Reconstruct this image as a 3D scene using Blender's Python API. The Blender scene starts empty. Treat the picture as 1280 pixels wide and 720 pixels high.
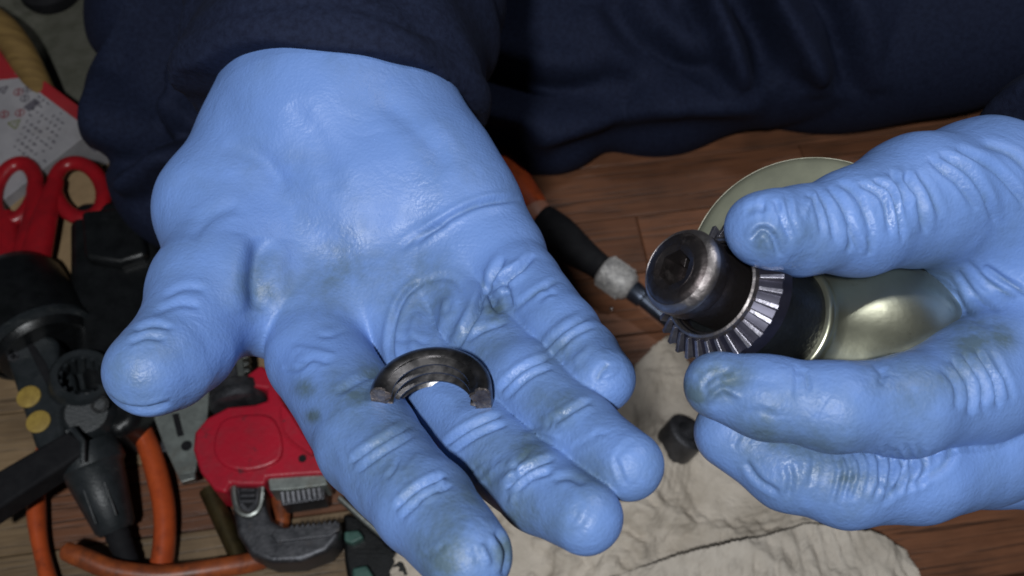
import bpy, bmesh, math, random
import numpy as np
from mathutils import Vector, Matrix
from mathutils.bvhtree import BVHTree

random.seed(7)
rng = np.random.default_rng(11)
sc = bpy.context.scene
COL = sc.collection
CM = 0.01                                    # all builders work in centimetres

# ------------------------------------------------------------------ camera, light, exposure
FPX = 1229.0                                 # focal length in pixels of a 1280 px wide frame
CAMH = 50.0
PITCH = math.radians(60)
cam_d = bpy.data.cameras.new('camera')
cam = bpy.data.objects.new('camera', cam_d)
COL.objects.link(cam)
cam.location = (0, 0, CAMH * CM)
cam.rotation_euler = (math.radians(90) - PITCH, 0, 0)
cam_d.sensor_width = 36.0
cam_d.lens = 36.0 * FPX / 1280.0
cam_d.clip_start = 0.01
cam_d.clip_end = 50.0
cam_d.dof.use_dof = True
cam_d.dof.focus_distance = 0.25
cam_d.dof.aperture_fstop = 22.0
sc.camera = cam

w = bpy.data.worlds.new("World")
sc.world = w
w.use_nodes = True
w.node_tree.nodes['Background'].inputs[0].default_value = (0.55, 0.72, 1.0, 1)
w.node_tree.nodes['Background'].inputs[1].default_value = 0.015


def lamp(name, loc, target, size, power, col):
    d = bpy.data.lights.new(name, 'AREA')
    d.shape = 'DISK'
    d.size = size
    d.energy = power
    d.color = col
    o = bpy.data.objects.new(name, d)
    COL.objects.link(o)
    o.location = loc
    o.rotation_euler = (Vector(target) - Vector(loc)).to_track_quat('-Z', 'Y').to_euler()
    return o


lamp('work_lamp', (-0.08, -0.20, 0.90), (0.02, 0.16, 0.1), 0.055, 4.9, (0.95, 0.98, 1.0))
lamp('ceiling_lamp', (0.48, 0.46, 1.02), (0.05, 0.15, 0.15), 0.09, 1.5, (0.95, 0.97, 1.0))  # added fill, placed so the drill housing shows a highlight

sc.render.engine = 'CYCLES'
sc.view_settings.view_transform = 'Standard'
sc.view_settings.look = 'None'
sc.view_settings.gamma = 1.0
sc.view_settings.exposure = 0.0
sc.cycles.use_denoising = True
sc.cycles.max_bounces = 6
sc.cycles.diffuse_bounces = 1
sc.cycles.filter_width = 1.7

# ------------------------------------------------------------------ picture <-> place
CO = np.array([0.0, 0.0, CAMH])
RT = np.array([1.0, 0.0, 0.0])
FW = np.array([0.0, math.cos(PITCH), -math.sin(PITCH)])
UP = np.array([0.0, math.sin(PITCH), math.cos(PITCH)])


def ray(px, py):
    return FW + (px - 640) / FPX * RT - (py - 360) / FPX * UP


def P(px, py, d):
    """point at depth d (cm) seen at photo pixel px, py"""
    return CO + d * ray(px, py)


def F(px, py, z=0.0):
    """point at height z (cm) seen at photo pixel px, py"""
    r = ray(px, py)
    return CO + r * ((z - CO[2]) / r[2])


def proj(v):
    q = v - CO
    d = q @ FW
    return np.stack([640 + FPX * (q @ RT) / d, 360 - FPX * (q @ UP) / d], -1)


def camdir(r, u, f):
    v = r * RT + u * UP + f * FW
    return v / np.linalg.norm(v)


# ------------------------------------------------------------------ materials
def mat(name, col, rough=0.5, metal=0.0, col2=None, scale=60.0, bump=0.0, bscale=200.0, detail=4.0,
        rough2=None, coat=0.0, stretch=None, lo=0.35, hi=0.65, spec=0.5, bdist=0.0006):
    m = bpy.data.materials.new(name)
    m.use_nodes = True
    nt = m.node_tree
    b = nt.nodes['Principled BSDF']
    b.inputs['Base Color'].default_value = (*col, 1)
    b.inputs['Roughness'].default_value = rough
    b.inputs['Metallic'].default_value = metal
    b.inputs['Coat Weight'].default_value = coat
    b.inputs['Specular IOR Level'].default_value = spec
    tc = nt.nodes.new('ShaderNodeTexCoord')
    vec = tc.outputs['Object']
    if stretch:
        mp = nt.nodes.new('ShaderNodeMapping')
        mp.inputs['Scale'].default_value = stretch
        nt.links.new(vec, mp.inputs['Vector'])
        vec = mp.outputs['Vector']
    if col2 is not None or rough2 is not None:
        n = nt.nodes.new('ShaderNodeTexNoise')
        n.inputs['Scale'].default_value = scale
        n.inputs['Detail'].default_value = detail
        n.inputs['Roughness'].default_value = 0.65
        nt.links.new(vec, n.inputs['Vector'])
        mr = nt.nodes.new('ShaderNodeMapRange')
        mr.inputs['From Min'].default_value = lo
        mr.inputs['From Max'].default_value = hi
        nt.links.new(n.outputs['Fac'], mr.inputs['Value'])
        if col2 is not None:
            mx = nt.nodes.new('ShaderNodeMix')
            mx.data_type = 'RGBA'
            mx.inputs['A'].default_value = (*col, 1)
            mx.inputs['B'].default_value = (*col2, 1)
            nt.links.new(mr.outputs['Result'], mx.inputs['Factor'])
            nt.links.new(mx.outputs['Result'], b.inputs['Base Color'])
        if rough2 is not None:
            m2 = nt.nodes.new('ShaderNodeMapRange')
            m2.inputs['To Min'].default_value = rough
            m2.inputs['To Max'].default_value = rough2
            nt.links.new(mr.outputs['Result'], m2.inputs['Value'])
            nt.links.new(m2.outputs['Result'], b.inputs['Roughness'])
    if bump:
        n2 = nt.nodes.new('ShaderNodeTexNoise')
        n2.inputs['Scale'].default_value = bscale
        n2.inputs['Detail'].default_value = 3.0
        nt.links.new(vec, n2.inputs['Vector'])
        bp = nt.nodes.new('ShaderNodeBump')
        bp.inputs['Strength'].default_value = bump
        bp.inputs['Distance'].default_value = bdist
        nt.links.new(n2.outputs['Fac'], bp.inputs['Height'])
        nt.links.new(bp.outputs['Normal'], b.inputs['Normal'])
    return m


def glove_mat():
    m = mat('blue_nitrile', (0.15, 0.30, 0.72), 0.37, bump=0.45, bscale=1100.0, rough2=0.60, scale=55.0, spec=0.5, bdist=0.0004)
    nt = m.node_tree
    b = nt.nodes['Principled BSDF']
    tc = nt.nodes.new('ShaderNodeTexCoord')
    at = nt.nodes.new('ShaderNodeAttribute')
    at.attribute_name = 'dirt'
    n = nt.nodes.new('ShaderNodeTexNoise')
    n.inputs['Scale'].default_value = 130.0
    n.inputs['Detail'].default_value = 6.0
    n.inputs['Roughness'].default_value = 0.7
    nt.links.new(tc.outputs['Object'], n.inputs['Vector'])
    n3 = nt.nodes.new('ShaderNodeTexNoise')
    n3.inputs['Scale'].default_value = 40.0
    n3.inputs['Detail'].default_value = 3.0
    nt.links.new(tc.outputs['Object'], n3.inputs['Vector'])
    mr = nt.nodes.new('ShaderNodeMapRange')
    mr.inputs['From Min'].default_value = 0.30
    mr.inputs['From Max'].default_value = 0.62
    nt.links.new(n.outputs['Fac'], mr.inputs['Value'])
    mr3 = nt.nodes.new('ShaderNodeMapRange')
    mr3.inputs['From Min'].default_value = 0.40
    mr3.inputs['From Max'].default_value = 0.75
    mr3.inputs['To Max'].default_value = 0.35
    nt.links.new(n3.outputs['Fac'], mr3.inputs['Value'])
    mu = nt.nodes.new('ShaderNodeMath'); mu.operation = 'MULTIPLY'
    mq = nt.nodes.new('ShaderNodeMath'); mq.operation = 'MULTIPLY_ADD'; mq.inputs[1].default_value = .62; mq.inputs[2].default_value = .30
    nt.links.new(mr.outputs['Result'], mq.inputs[0])
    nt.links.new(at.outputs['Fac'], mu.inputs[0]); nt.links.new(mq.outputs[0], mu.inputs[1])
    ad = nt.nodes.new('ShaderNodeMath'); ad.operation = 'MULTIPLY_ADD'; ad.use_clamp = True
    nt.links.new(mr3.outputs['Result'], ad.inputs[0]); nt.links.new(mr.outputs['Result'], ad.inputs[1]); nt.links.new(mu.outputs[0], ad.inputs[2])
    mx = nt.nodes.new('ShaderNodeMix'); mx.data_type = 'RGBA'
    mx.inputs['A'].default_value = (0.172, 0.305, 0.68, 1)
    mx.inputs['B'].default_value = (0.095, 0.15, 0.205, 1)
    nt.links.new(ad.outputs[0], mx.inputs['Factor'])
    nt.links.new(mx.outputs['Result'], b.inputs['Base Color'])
    bp0 = [x for x in nt.nodes if x.type == 'BUMP'][0]
    nf = nt.nodes.new('ShaderNodeTexNoise'); nf.inputs['Scale'].default_value = 70.0; nf.inputs['Detail'].default_value = 3.0; nf.inputs['Distortion'].default_value = 0.8
    nt.links.new(tc.outputs['Object'], nf.inputs['Vector'])
    sb = nt.nodes.new('ShaderNodeMath'); sb.operation = 'SUBTRACT'; sb.inputs[1].default_value = 0.5
    ab = nt.nodes.new('ShaderNodeMath'); ab.operation = 'ABSOLUTE'
    nt.links.new(nf.outputs['Fac'], sb.inputs[0]); nt.links.new(sb.outputs[0], ab.inputs[0])
    b2 = nt.nodes.new('ShaderNodeBump'); b2.inputs['Strength'].default_value = 0.32; b2.inputs['Distance'].default_value = 0.0020
    nt.links.new(ab.outputs[0], b2.inputs['Height']); nt.links.new(bp0.outputs['Normal'], b2.inputs['Normal'])
    nt.links.new(b2.outputs['Normal'], b.inputs['Normal'])
    return m


def wood_mat(name, a, bcol, dark):
    m = bpy.data.materials.new(name)
    m.use_nodes = True
    nt = m.node_tree
    b = nt.nodes['Principled BSDF']
    b.inputs['Roughness'].default_value = 0.48
    tc = nt.nodes.new('ShaderNodeTexCoord')
    oi = nt.nodes.new('ShaderNodeObjectInfo')
    mul = nt.nodes.new('ShaderNodeMath'); mul.operation = 'MULTIPLY'; mul.inputs[1].default_value = 9.0
    nt.links.new(oi.outputs['Random'], mul.inputs[0])
    addv = nt.nodes.new('ShaderNodeVectorMath'); addv.operation = 'ADD'
    nt.links.new(tc.outputs['Object'], addv.inputs[0]); nt.links.new(mul.outputs[0], addv.inputs[1])
    mp = nt.nodes.new('ShaderNodeMapping')
    mp.inputs['Scale'].default_value = (5.0, 95.0, 40.0)
    nt.links.new(addv.outputs[0], mp.inputs['Vector'])
    n1 = nt.nodes.new('ShaderNodeTexNoise'); n1.inputs['Scale'].default_value = 2.6; n1.inputs['Detail'].default_value = 8.0
    n1.inputs['Roughness'].default_value = 0.7; n1.inputs['Distortion'].default_value = 1.4
    nt.links.new(mp.outputs[0], n1.inputs['Vector'])
    mp2 = nt.nodes.new('ShaderNodeMapping'); mp2.inputs['Scale'].default_value = (14.0, 420.0, 60.0)
    nt.links.new(addv.outputs[0], mp2.inputs['Vector'])
    n2 = nt.nodes.new('ShaderNodeTexNoise'); n2.inputs['Scale'].default_value = 1.0; n2.inputs['Detail'].default_value = 5.0
    n2.inputs['Distortion'].default_value = 0.8
    nt.links.new(mp2.outputs[0], n2.inputs['Vector'])
    n4 = nt.nodes.new('ShaderNodeTexNoise'); n4.inputs['Scale'].default_value = 22.0; n4.inputs['Detail'].default_value = 4.0
    nt.links.new(addv.outputs[0], n4.inputs['Vector'])
    r1 = nt.nodes.new('ShaderNodeMapRange'); r1.inputs['From Min'].default_value = 0.32; r1.inputs['From Max'].default_value = 0.68
    nt.links.new(n1.outputs['Fac'], r1.inputs['Value'])
    r2 = nt.nodes.new('ShaderNodeMapRange'); r2.inputs['From Min'].default_value = 0.54; r2.inputs['From Max'].default_value = 0.68
    r2.inputs['To Max'].default_value = 0.75
    nt.links.new(n2.outputs['Fac'], r2.inputs['Value'])
    r4 = nt.nodes.new('ShaderNodeMapRange'); r4.inputs['From Min'].default_value = 0.45; r4.inputs['From Max'].default_value = 0.75
    r4.inputs['To Max'].default_value = 0.6
    nt.links.new(n4.outputs['Fac'], r4.inputs['Value'])
    mx = nt.nodes.new('ShaderNodeMix'); mx.data_type = 'RGBA'
    mx.inputs['A'].default_value = (*a, 1); mx.inputs['B'].default_value = (*bcol, 1)
    nt.links.new(r1.outputs[0], mx.inputs['Factor'])
    mx2 = nt.nodes.new('ShaderNodeMix'); mx2.data_type = 'RGBA'
    mx2.inputs['B'].default_value = (*dark, 1)
    nt.links.new(mx.outputs['Result'], mx2.inputs['A']); nt.links.new(r2.outputs[0], mx2.inputs['Factor'])
    mx3 = nt.nodes.new('ShaderNodeMix'); mx3.data_type = 'RGBA'
    mx3.inputs['B'].default_value = (*dark, 1)
    nt.links.new(mx2.outputs['Result'], mx3.inputs['A']); nt.links.new(r4.outputs[0], mx3.inputs['Factor'])
    hs = nt.nodes.new('ShaderNodeHueSaturation')
    rr = nt.nodes.new('ShaderNodeMapRange'); rr.inputs['To Min'].default_value = 0.72; rr.inputs['To Max'].default_value = 1.2
    nt.links.new(oi.outputs['Random'], rr.inputs['Value']); nt.links.new(rr.outputs[0], hs.inputs['Value'])
    nt.links.new(mx3.outputs['Result'], hs.inputs['Color'])
    nt.links.new(hs.outputs[0], b.inputs['Base Color'])
    bp = nt.nodes.new('ShaderNodeBump'); bp.inputs['Strength'].default_value = 0.5; bp.inputs['Distance'].default_value = 0.0008
    bp.invert = True
    nt.links.new(r2.outputs[0], bp.inputs['Height']); nt.links.new(bp.outputs['Normal'], b.inputs['Normal'])
    return m


M = {
    'glove': glove_mat(),
    'denim': mat('navy_work_cloth', (0.007, 0.010, 0.027), 0.85, col2=(0.013, 0.019, 0.046), scale=500.0, bump=0.25, bscale=1800.0, spec=0.2, bdist=.0004),
    'wood_tan': wood_mat('tan_oak_planks', (0.30, 0.205, 0.115), (0.20, 0.13, 0.07), (0.055, 0.035, 0.02)),
    'wood_red': wood_mat('red_brown_oak_planks', (0.28, 0.118, 0.060), (0.17, 0.066, 0.032), (0.03, 0.016, 0.010)),
    'gap': mat('plank_gap_dirt', (0.02, 0.014, 0.01), 0.9, col2=(0.05, 0.035, 0.02), scale=200),
    'red_paint': mat('red_enamel', (0.46, 0.012, 0.032), 0.36, col2=(0.33, 0.010, 0.026), scale=90, bump=0.35, bscale=420, rough2=0.6, lo=0.45, hi=0.8),
    'red_plastic': mat('red_plastic', (0.33, 0.008, 0.014), 0.34, col2=(0.25, 0.008, 0.013), scale=120, bump=0.08, bscale=500),
    'orange': mat('orange_dipped_grip', (0.50, 0.085, 0.022), 0.35, col2=(0.34, 0.055, 0.018), scale=110, bump=0.15, bscale=300, lo=0.45, hi=0.75),
    'orange_dirty': mat('dirty_orange_grip', (0.36, 0.085, 0.022), 0.42, col2=(0.18, 0.045, 0.018), scale=120, bump=0.2, bscale=300),
    'black_plastic': mat('black_plastic', (0.004, 0.0045, 0.005), 0.36, col2=(0.009, 0.010, 0.011), scale=120, bump=0.25, bscale=900),
    'char_plastic': mat('charcoal_plastic', (0.014, 0.018, 0.020), 0.42, col2=(0.026, 0.030, 0.034), scale=140, bump=0.3, bscale=900),
    'black_rubber': mat('black_rubber', (0.006, 0.006, 0.008), 0.8, col2=(0.012, 0.012, 0.014), scale=150, bump=0.3, bscale=700, spec=0.25),
    'yellow': mat('yellow_button', (0.42, 0.29, 0.065), 0.55, col2=(0.30, 0.20, 0.045), scale=300),
    'steel': mat('dull_steel', (0.34, 0.36, 0.34), 0.42, 1.0, col2=(0.20, 0.21, 0.20), scale=160, bump=0.2, bscale=600, rough2=0.6),
    'steel_flat': mat('grey_bare_steel', (0.30, 0.33, 0.31), 0.5, 0.6, col2=(0.20, 0.22, 0.21), scale=120, bump=0.25, bscale=500),
    'dark_steel': mat('dark_oxide_steel', (0.060, 0.062, 0.070), 0.42, 0.75, col2=(0.11, 0.11, 0.12), scale=180, bump=0.35, bscale=520, rough2=0.55),
    'worn_steel': mat('worn_brown_steel', (0.16, 0.14, 0.14), 0.33, 0.95, col2=(0.055, 0.045, 0.045), scale=140, bump=0.3, bscale=520, rough2=0.52),
    'bright_steel': mat('worn_bright_steel', (0.50, 0.46, 0.45), 0.38, 1.0, col2=(0.16, 0.14, 0.14), scale=150, bump=0.5, bscale=420, rough2=0.55),
    'ring_steel': mat('bronze_black_steel', (0.105, 0.102, 0.106), 0.26, 0.95, col2=(0.19, 0.18, 0.18), scale=180, bump=0.12, bscale=600, rough2=0.45),
    'ring_cut': mat('broken_steel_face', (0.27, 0.24, 0.23), 0.45, 0.85, col2=(0.12, 0.10, 0.10), scale=350, bump=0.8, bscale=600),
    'tooth': mat('gear_tooth_steel', (0.42, 0.41, 0.46), 0.36, 0.9, col2=(0.20, 0.19, 0.23), scale=260, bump=0.2, bscale=600),
    'gearblack': mat('gear_black_oxide', (0.020, 0.019, 0.032), 0.4, 0.6, col2=(0.035, 0.033, 0.05), scale=200),
    'housing': mat('champagne_cast_alloy', (0.52, 0.52, 0.39), 0.30, 0.95, col2=(0.44, 0.44, 0.33), scale=70, bump=0.12, bscale=260, rough2=0.38),
    'plate': mat('olive_grey_metal', (0.22, 0.225, 0.165), 0.6, 0.2, col2=(0.17, 0.175, 0.13), scale=70, bump=0.1, bscale=300),
    'plate_edge': mat('bare_plate_edge', (0.34, 0.33, 0.27), 0.45, 0.8, col2=(0.18, 0.18, 0.14), scale=200),
    'paper': mat('crumpled_kraft_paper', (0.64, 0.57, 0.49), 0.9, col2=(0.47, 0.41, 0.34), scale=40, bump=0.5, bscale=300, detail=6, spec=0.1, bdist=0.001),
    'paper2': mat('pale_kraft_paper', (0.70, 0.63, 0.55), 0.9, col2=(0.54, 0.48, 0.41), scale=40, bump=0.5, bscale=300, detail=6, spec=0.1, bdist=0.001),
    'mat': mat('grey_olive_mat', (0.085, 0.085, 0.065), 0.95, col2=(0.125, 0.122, 0.10), scale=90, bump=0.5, bscale=500, spec=0.1),
    'card_white': mat('white_card', (0.34, 0.325, 0.34), 0.6, col2=(0.27, 0.26, 0.275), scale=50),
    'card_red': mat('red_print', (0.34, 0.018, 0.024), 0.5, col2=(0.30, 0.025, 0.03), scale=80),
    'card_tan': mat('tan_cardboard', (0.30, 0.20, 0.105), 0.85, col2=(0.22, 0.145, 0.075), scale=60, bump=0.3, bscale=300),
    'ink': mat('grey_ink', (0.10, 0.09, 0.11), 0.7),
    'ink_red': mat('faded_red_ink', (0.22, 0.045, 0.055), 0.7),
    'ink_green': mat('faded_olive_ink', (0.16, 0.17, 0.07), 0.7),
    'tan_handle': mat('tan_varnished_wood', (0.24, 0.150, 0.05), 0.5, col2=(0.15, 0.09, 0.03), scale=50, stretch=(1, 5, 1)),
    'knurl': mat('pale_knurled_metal', (0.56, 0.54, 0.52), 0.5, 0.15, col2=(0.26, 0.25, 0.25), scale=260, bump=0.5, bscale=500),
    'neck': mat('bluish_steel', (0.10, 0.12, 0.16), 0.35, 0.8, col2=(0.06, 0.07, 0.10), scale=200),
    'green': mat('dark_green_grip', (0.020, 0.060, 0.050), 0.45, col2=(0.05, 0.12, 0.10), scale=120, bump=0.3, bscale=400),
    'brass': mat('dark_brass', (0.07, 0.052, 0.02), 0.45, 0.6, col2=(0.035, 0.026, 0.012), scale=150),  # dim tone standing for shaded wood with a glint
}


def wear(m, col, scale, lo, hi, stretch=(1, 1, 1), amount=1.0, rough=None):
    nt = m.node_tree
    b = nt.nodes['Principled BSDF']
    tc = [x for x in nt.nodes if x.type == 'TEX_COORD'][0]
    mp = nt.nodes.new('ShaderNodeMapping'); mp.inputs['Scale'].default_value = stretch; mp.inputs['Rotation'].default_value = (.3, .2, .7)
    nt.links.new(tc.outputs['Object'], mp.inputs['Vector'])
    n = nt.nodes.new('ShaderNodeTexNoise'); n.inputs['Scale'].default_value = scale; n.inputs['Detail'].default_value = 7.0; n.inputs['Roughness'].default_value = .75
    nt.links.new(mp.outputs[0], n.inputs['Vector'])
    r = nt.nodes.new('ShaderNodeMapRange'); r.inputs['From Min'].default_value = lo; r.inputs['From Max'].default_value = hi; r.inputs['To Max'].default_value = amount
    nt.links.new(n.outputs['Fac'], r.inputs['Value'])
    mx = nt.nodes.new('ShaderNodeMix'); mx.data_type = 'RGBA'; mx.inputs['B'].default_value = (*col, 1)
    old = b.inputs['Base Color']
    if old.links:
        nt.links.new(old.links[0].from_socket, mx.inputs['A'])
    else:
        mx.inputs['A'].default_value = old.default_value[:]
    nt.links.new(r.outputs[0], mx.inputs['Factor'])
    nt.links.new(mx.outputs['Result'], old)


wear(M['red_paint'], (.05, .03, .035), 70, .60, .66, amount=.85)
wear(M['red_paint'], (.20, .02, .03), 25, .5, .75, amount=.6)
wear(M['red_plastic'], (.10, .012, .014), 60, .58, .75, amount=.6)
wear(M['orange'], (.10, .03, .015), 55, .55, .70, amount=.75)
wear(M['orange_dirty'], (.05, .025, .015), 60, .50, .68, amount=.8)
wear(M['char_plastic'], (.10, .105, .10), 60, .60, .68, (1, 6, 1), amount=.5)
wear(M['black_plastic'], (.05, .05, .048), 60, .62, .70, (1, 6, 1), amount=.5)
wear(M['dark_steel'], (.16, .12, .09), 80, .58, .72, amount=.5)
wear(M['steel_flat'], (.12, .09, .06), 60, .55, .72, amount=.6)
wear(M['card_white'], (.18, .16, .14), 40, .55, .75, amount=.5)
wear(M['housing'], (.16, .15, .10), 90, .60, .70, amount=.6)
wear(M['worn_steel'], (.30, .26, .25), 120, .58, .68, amount=.7)

for key in ('paper', 'paper2'):
    nt = M[key].node_tree
    bp0 = [x for x in nt.nodes if x.type == 'BUMP'][0]
    tc = [x for x in nt.nodes if x.type == 'TEX_COORD'][0]
    prev = bp0.outputs['Normal']
    for scl, st, ds in ((30.0, .55, .008), (80.0, .3, .003)):
        nf = nt.nodes.new('ShaderNodeTexNoise'); nf.inputs['Scale'].default_value = scl; nf.inputs['Detail'].default_value = 3.0; nf.inputs['Distortion'].default_value = 1.6
        nt.links.new(tc.outputs['Object'], nf.inputs['Vector'])
        sb = nt.nodes.new('ShaderNodeMath'); sb.operation = 'SUBTRACT'; sb.inputs[1].default_value = 0.5
        ab = nt.nodes.new('ShaderNodeMath'); ab.operation = 'ABSOLUTE'
        nt.links.new(nf.outputs['Fac'], sb.inputs[0]); nt.links.new(sb.outputs[0], ab.inputs[0])
        b2 = nt.nodes.new('ShaderNodeBump'); b2.inputs['Strength'].default_value = st; b2.inputs['Distance'].default_value = ds
        nt.links.new(ab.outputs[0], b2.inputs['Height']); nt.links.new(prev, b2.inputs['Normal'])
        prev = b2.outputs['Normal']
    nt.links.new(prev, nt.nodes['Principled BSDF'].inputs['Normal'])


# ------------------------------------------------------------------ mesh builders (cm, world)
class MB:
    def __init__(s):
        s.v = []; s.f = []; s.sm = []

    def add(s, v, f, smooth=True):
        o = len(s.v)
        s.v += [tuple(map(float, p)) for p in v]
        s.f += [tuple(i + o for i in q) for q in f]
        s.sm += [smooth] * len(f)

    def tube(s, pts, rad, n=14, closed=False, flat=None, caps=True):
        """tube along points; rad number or list; flat = (normal, ratio) squashes along the normal"""
        pts = [np.array(p, float) for p in pts]
        m = len(pts)
        if not hasattr(rad, '__len__'):
            rad = [rad] * m
        V = []; prev = None
        for i in range(m):
            if closed:
                t = pts[(i + 1) % m] - pts[i - 1]
            else:
                t = pts[min(i + 1, m - 1)] - pts[max(i - 1, 0)]
            t = t / (np.linalg.norm(t) + 1e-9)
            if flat is not None:
                nz = np.array(flat[0], float)
                b = nz - t * (nz @ t); b /= np.linalg.norm(b)
                a = np.cross(b, t)
                kb = flat[1]
            else:
                if prev is None:
                    q = np.array([0, 0, 1.0]) if abs(t[2]) < .9 else np.array([1.0, 0, 0])
                else:
                    q = prev
                b = q - t * (q @ t); b /= np.linalg.norm(b)
                a = np.cross(b, t); kb = 1.0; prev = b
            for j in range(n):
                an = 2 * math.pi * j / n
                V.append(pts[i] + rad[i] * (math.cos(an) * a + kb * math.sin(an) * b))
        Q = []
        for i in range(m if closed else m - 1):
            i2 = (i + 1) % m
            for j in range(n):
                j2 = (j + 1) % n
                Q.append((i * n + j, i * n + j2, i2 * n + j2, i2 * n + j))
        if not closed and caps:
            Q.append(tuple(range(n - 1, -1, -1)))
            Q.append(tuple((m - 1) * n + j for j in range(n)))
        s.add(V, Q)

    def lathe(s, a, d, prof, n=64, closed=False, flat_all=False):
        """profile [(t, r)] turned about the axis from point a along unit d"""
        a = np.array(a, float); d = np.array(d, float); d = d / np.linalg.norm(d)
        q = np.array([0, 0, 1.0]) if abs(d[2]) < .9 else np.array([1.0, 0, 0])
        e1 = q - d * (q @ d); e1 /= np.linalg.norm(e1); e2 = np.cross(d, e1)
        V = []
        for t, r in prof:
            for j in range(n):
                an = 2 * math.pi * j / n
                V.append(a + d * t + r * (math.cos(an) * e1 + math.sin(an) * e2))
        m = len(prof); Q = []
        for i in range(m if closed else m - 1):
            i2 = (i + 1) % m
            for j in range(n):
                j2 = (j + 1) % n
                Q.append((i * n + j, i2 * n + j, i2 * n + j2, i * n + j2))
        if not closed:
            if prof[0][1] > 1e-4:
                Q.append(tuple(range(n)))
            if prof[-1][1] > 1e-4:
                Q.append(tuple((m - 1) * n + j for j in range(n - 1, -1, -1)))
        s.add(V, Q)

    def prism(s, top, down, smooth=False):
        """outline (points of the top face) extruded by the vector down"""
        top = [np.array(p, float) for p in top]
        down = np.array(down, float)
        n = len(top)
        nn = np.zeros(3)
        for i in range(n):
            nn += np.cross(top[i], top[(i + 1) % n])
        if nn @ down > 0:
            top = top[::-1]
        V = top + [p + down for p in top]
        Q = [tuple(range(n)), tuple(range(2 * n - 1, n - 1, -1))]
        for i in range(n):
            j = (i + 1) % n
            Q.append((j, i, n + i, n + j))
        s.add(V, Q, smooth)

    def box(s, c, ax, ay, az):
        c, ax, ay, az = (np.array(q, float) for q in (c, ax, ay, az))
        V = [c + i * ax + j * ay + k * az for k in (-1, 1) for j in (-1, 1) for i in (-1, 1)]
        Q = [(0, 2, 3, 1), (4, 5, 7, 6), (0, 1, 5, 4), (2, 6, 7, 3), (0, 4, 6, 2), (1, 3, 7, 5)]
        if np.dot(np.cross(ax, ay), az) < 0:
            Q = [q[::-1] for q in Q]
        s.add(V, Q, False)


def catmull(pts, n=8, closed=False):
    p = [np.array(q, float) for q in pts]
    m = len(p); out = []
    for i in range(m if closed else m - 1):
        if closed:
            a, b, c, d = p[i - 1], p[i], p[(i + 1) % m], p[(i + 2) % m]
        else:
            a, b, c, d = p[max(i - 1, 0)], p[i], p[i + 1], p[min(i + 2, m - 1)]
        for k in range(n):
            t = k / n
            out.append(.5 * (2 * b + (c - a) * t + (2 * a - 5 * b + 4 * c - d) * t * t + (3 * b - a - 3 * c + d) * t ** 3))
    if not closed:
        out.append(p[-1])
    return out


def tag(o, label=None, cat=None, group=None, kind=None):
    for k, v in (('label', label), ('category', cat), ('group', group), ('kind', kind)):
        if v:
            o[k] = v
    return o


def thing(name, base, label, cat, group=None):
    o = bpy.data.objects.new(name, None)
    COL.objects.link(o)
    o.location = [c * CM for c in base]
    o.empty_display_size = 0.01
    return tag(o, label, cat, group)


def origin_of(o):
    p = np.zeros(3)
    while o is not None:
        p += np.array(o.location)
        o = o.parent
    return p


def link_mesh(name, me, material, parent=None, base=None):
    o = bpy.data.objects.new(name, me)
    COL.objects.link(o)
    if isinstance(material, (list, tuple)):
        for q in material:
            me.materials.append(q)
    else:
        me.materials.append(material)
    if parent is not None:
        o.parent = parent
    elif base is not None:
        o.location = [c * CM for c in base]
    return o


def obj(name, mb, material, parent=None, base=None, bevel=0.0, segs=2, sharp=35, sub=0, label=None):
    org = origin_of(parent) if parent is not None else (np.array(base) * CM if base is not None else np.zeros(3))
    me = bpy.data.meshes.new(name)
    v = np.array(mb.v) * CM - org
    me.from_pydata(v.tolist(), [], mb.f)
    me.polygons.foreach_set('use_smooth', mb.sm)
    me.validate()
    me.update()
    if hasattr(me, 'set_sharp_from_angle') and sharp:
        me.polygons.foreach_set('use_smooth', [True] * len(me.polygons))
        me.set_sharp_from_angle(angle=math.radians(sharp))
    o = link_mesh(name, me, material, parent, base)
    if bevel:
        b = o.modifiers.new('bevel', 'BEVEL')
        b.width = bevel * CM; b.segments = segs; b.limit_method = 'ANGLE'; b.angle_limit = math.radians(40)
        b.harden_normals = True
    if sub:
        q = o.modifiers.new('subdivide', 'SUBSURF'); q.levels = sub; q.render_levels = sub
    if label:
        o['label'] = label
    return o


# ------------------------------------------------------------------ implicit surfaces
def smin(a, b, k):
    h = np.clip(0.5 + 0.5 * (b - a) / k, 0, 1)
    return b + (a - b) * h - k * h * (1 - h)


def rcone(p, a, b, ra, rb):
    ab = b - a
    t = np.clip(((p - a) @ ab) / (ab @ ab + 1e-9), 0, 1)
    return np.linalg.norm(p - a - t[:, None] * ab, axis=1) - (ra + (rb - ra) * t)


def chain(p, pts, k=0.15):
    """pts: list of (xyz, r): rounded chain"""
    d = None
    for (a, ra), (b, rb) in zip(pts[:-1], pts[1:]):
        e = rcone(p, a, b, ra, rb)
        d = e if d is None else smin(d, e, k)
    return d


def ell(p, c, axes):
    """ellipsoid: axes three vectors (length = radius)"""
    A = np.array([q / (q @ q) for q in axes])
    q = (p - c) @ A.T
    k = np.linalg.norm(q, axis=1)
    return (k - 1) * min(np.linalg.norm(x) for x in axes)


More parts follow.
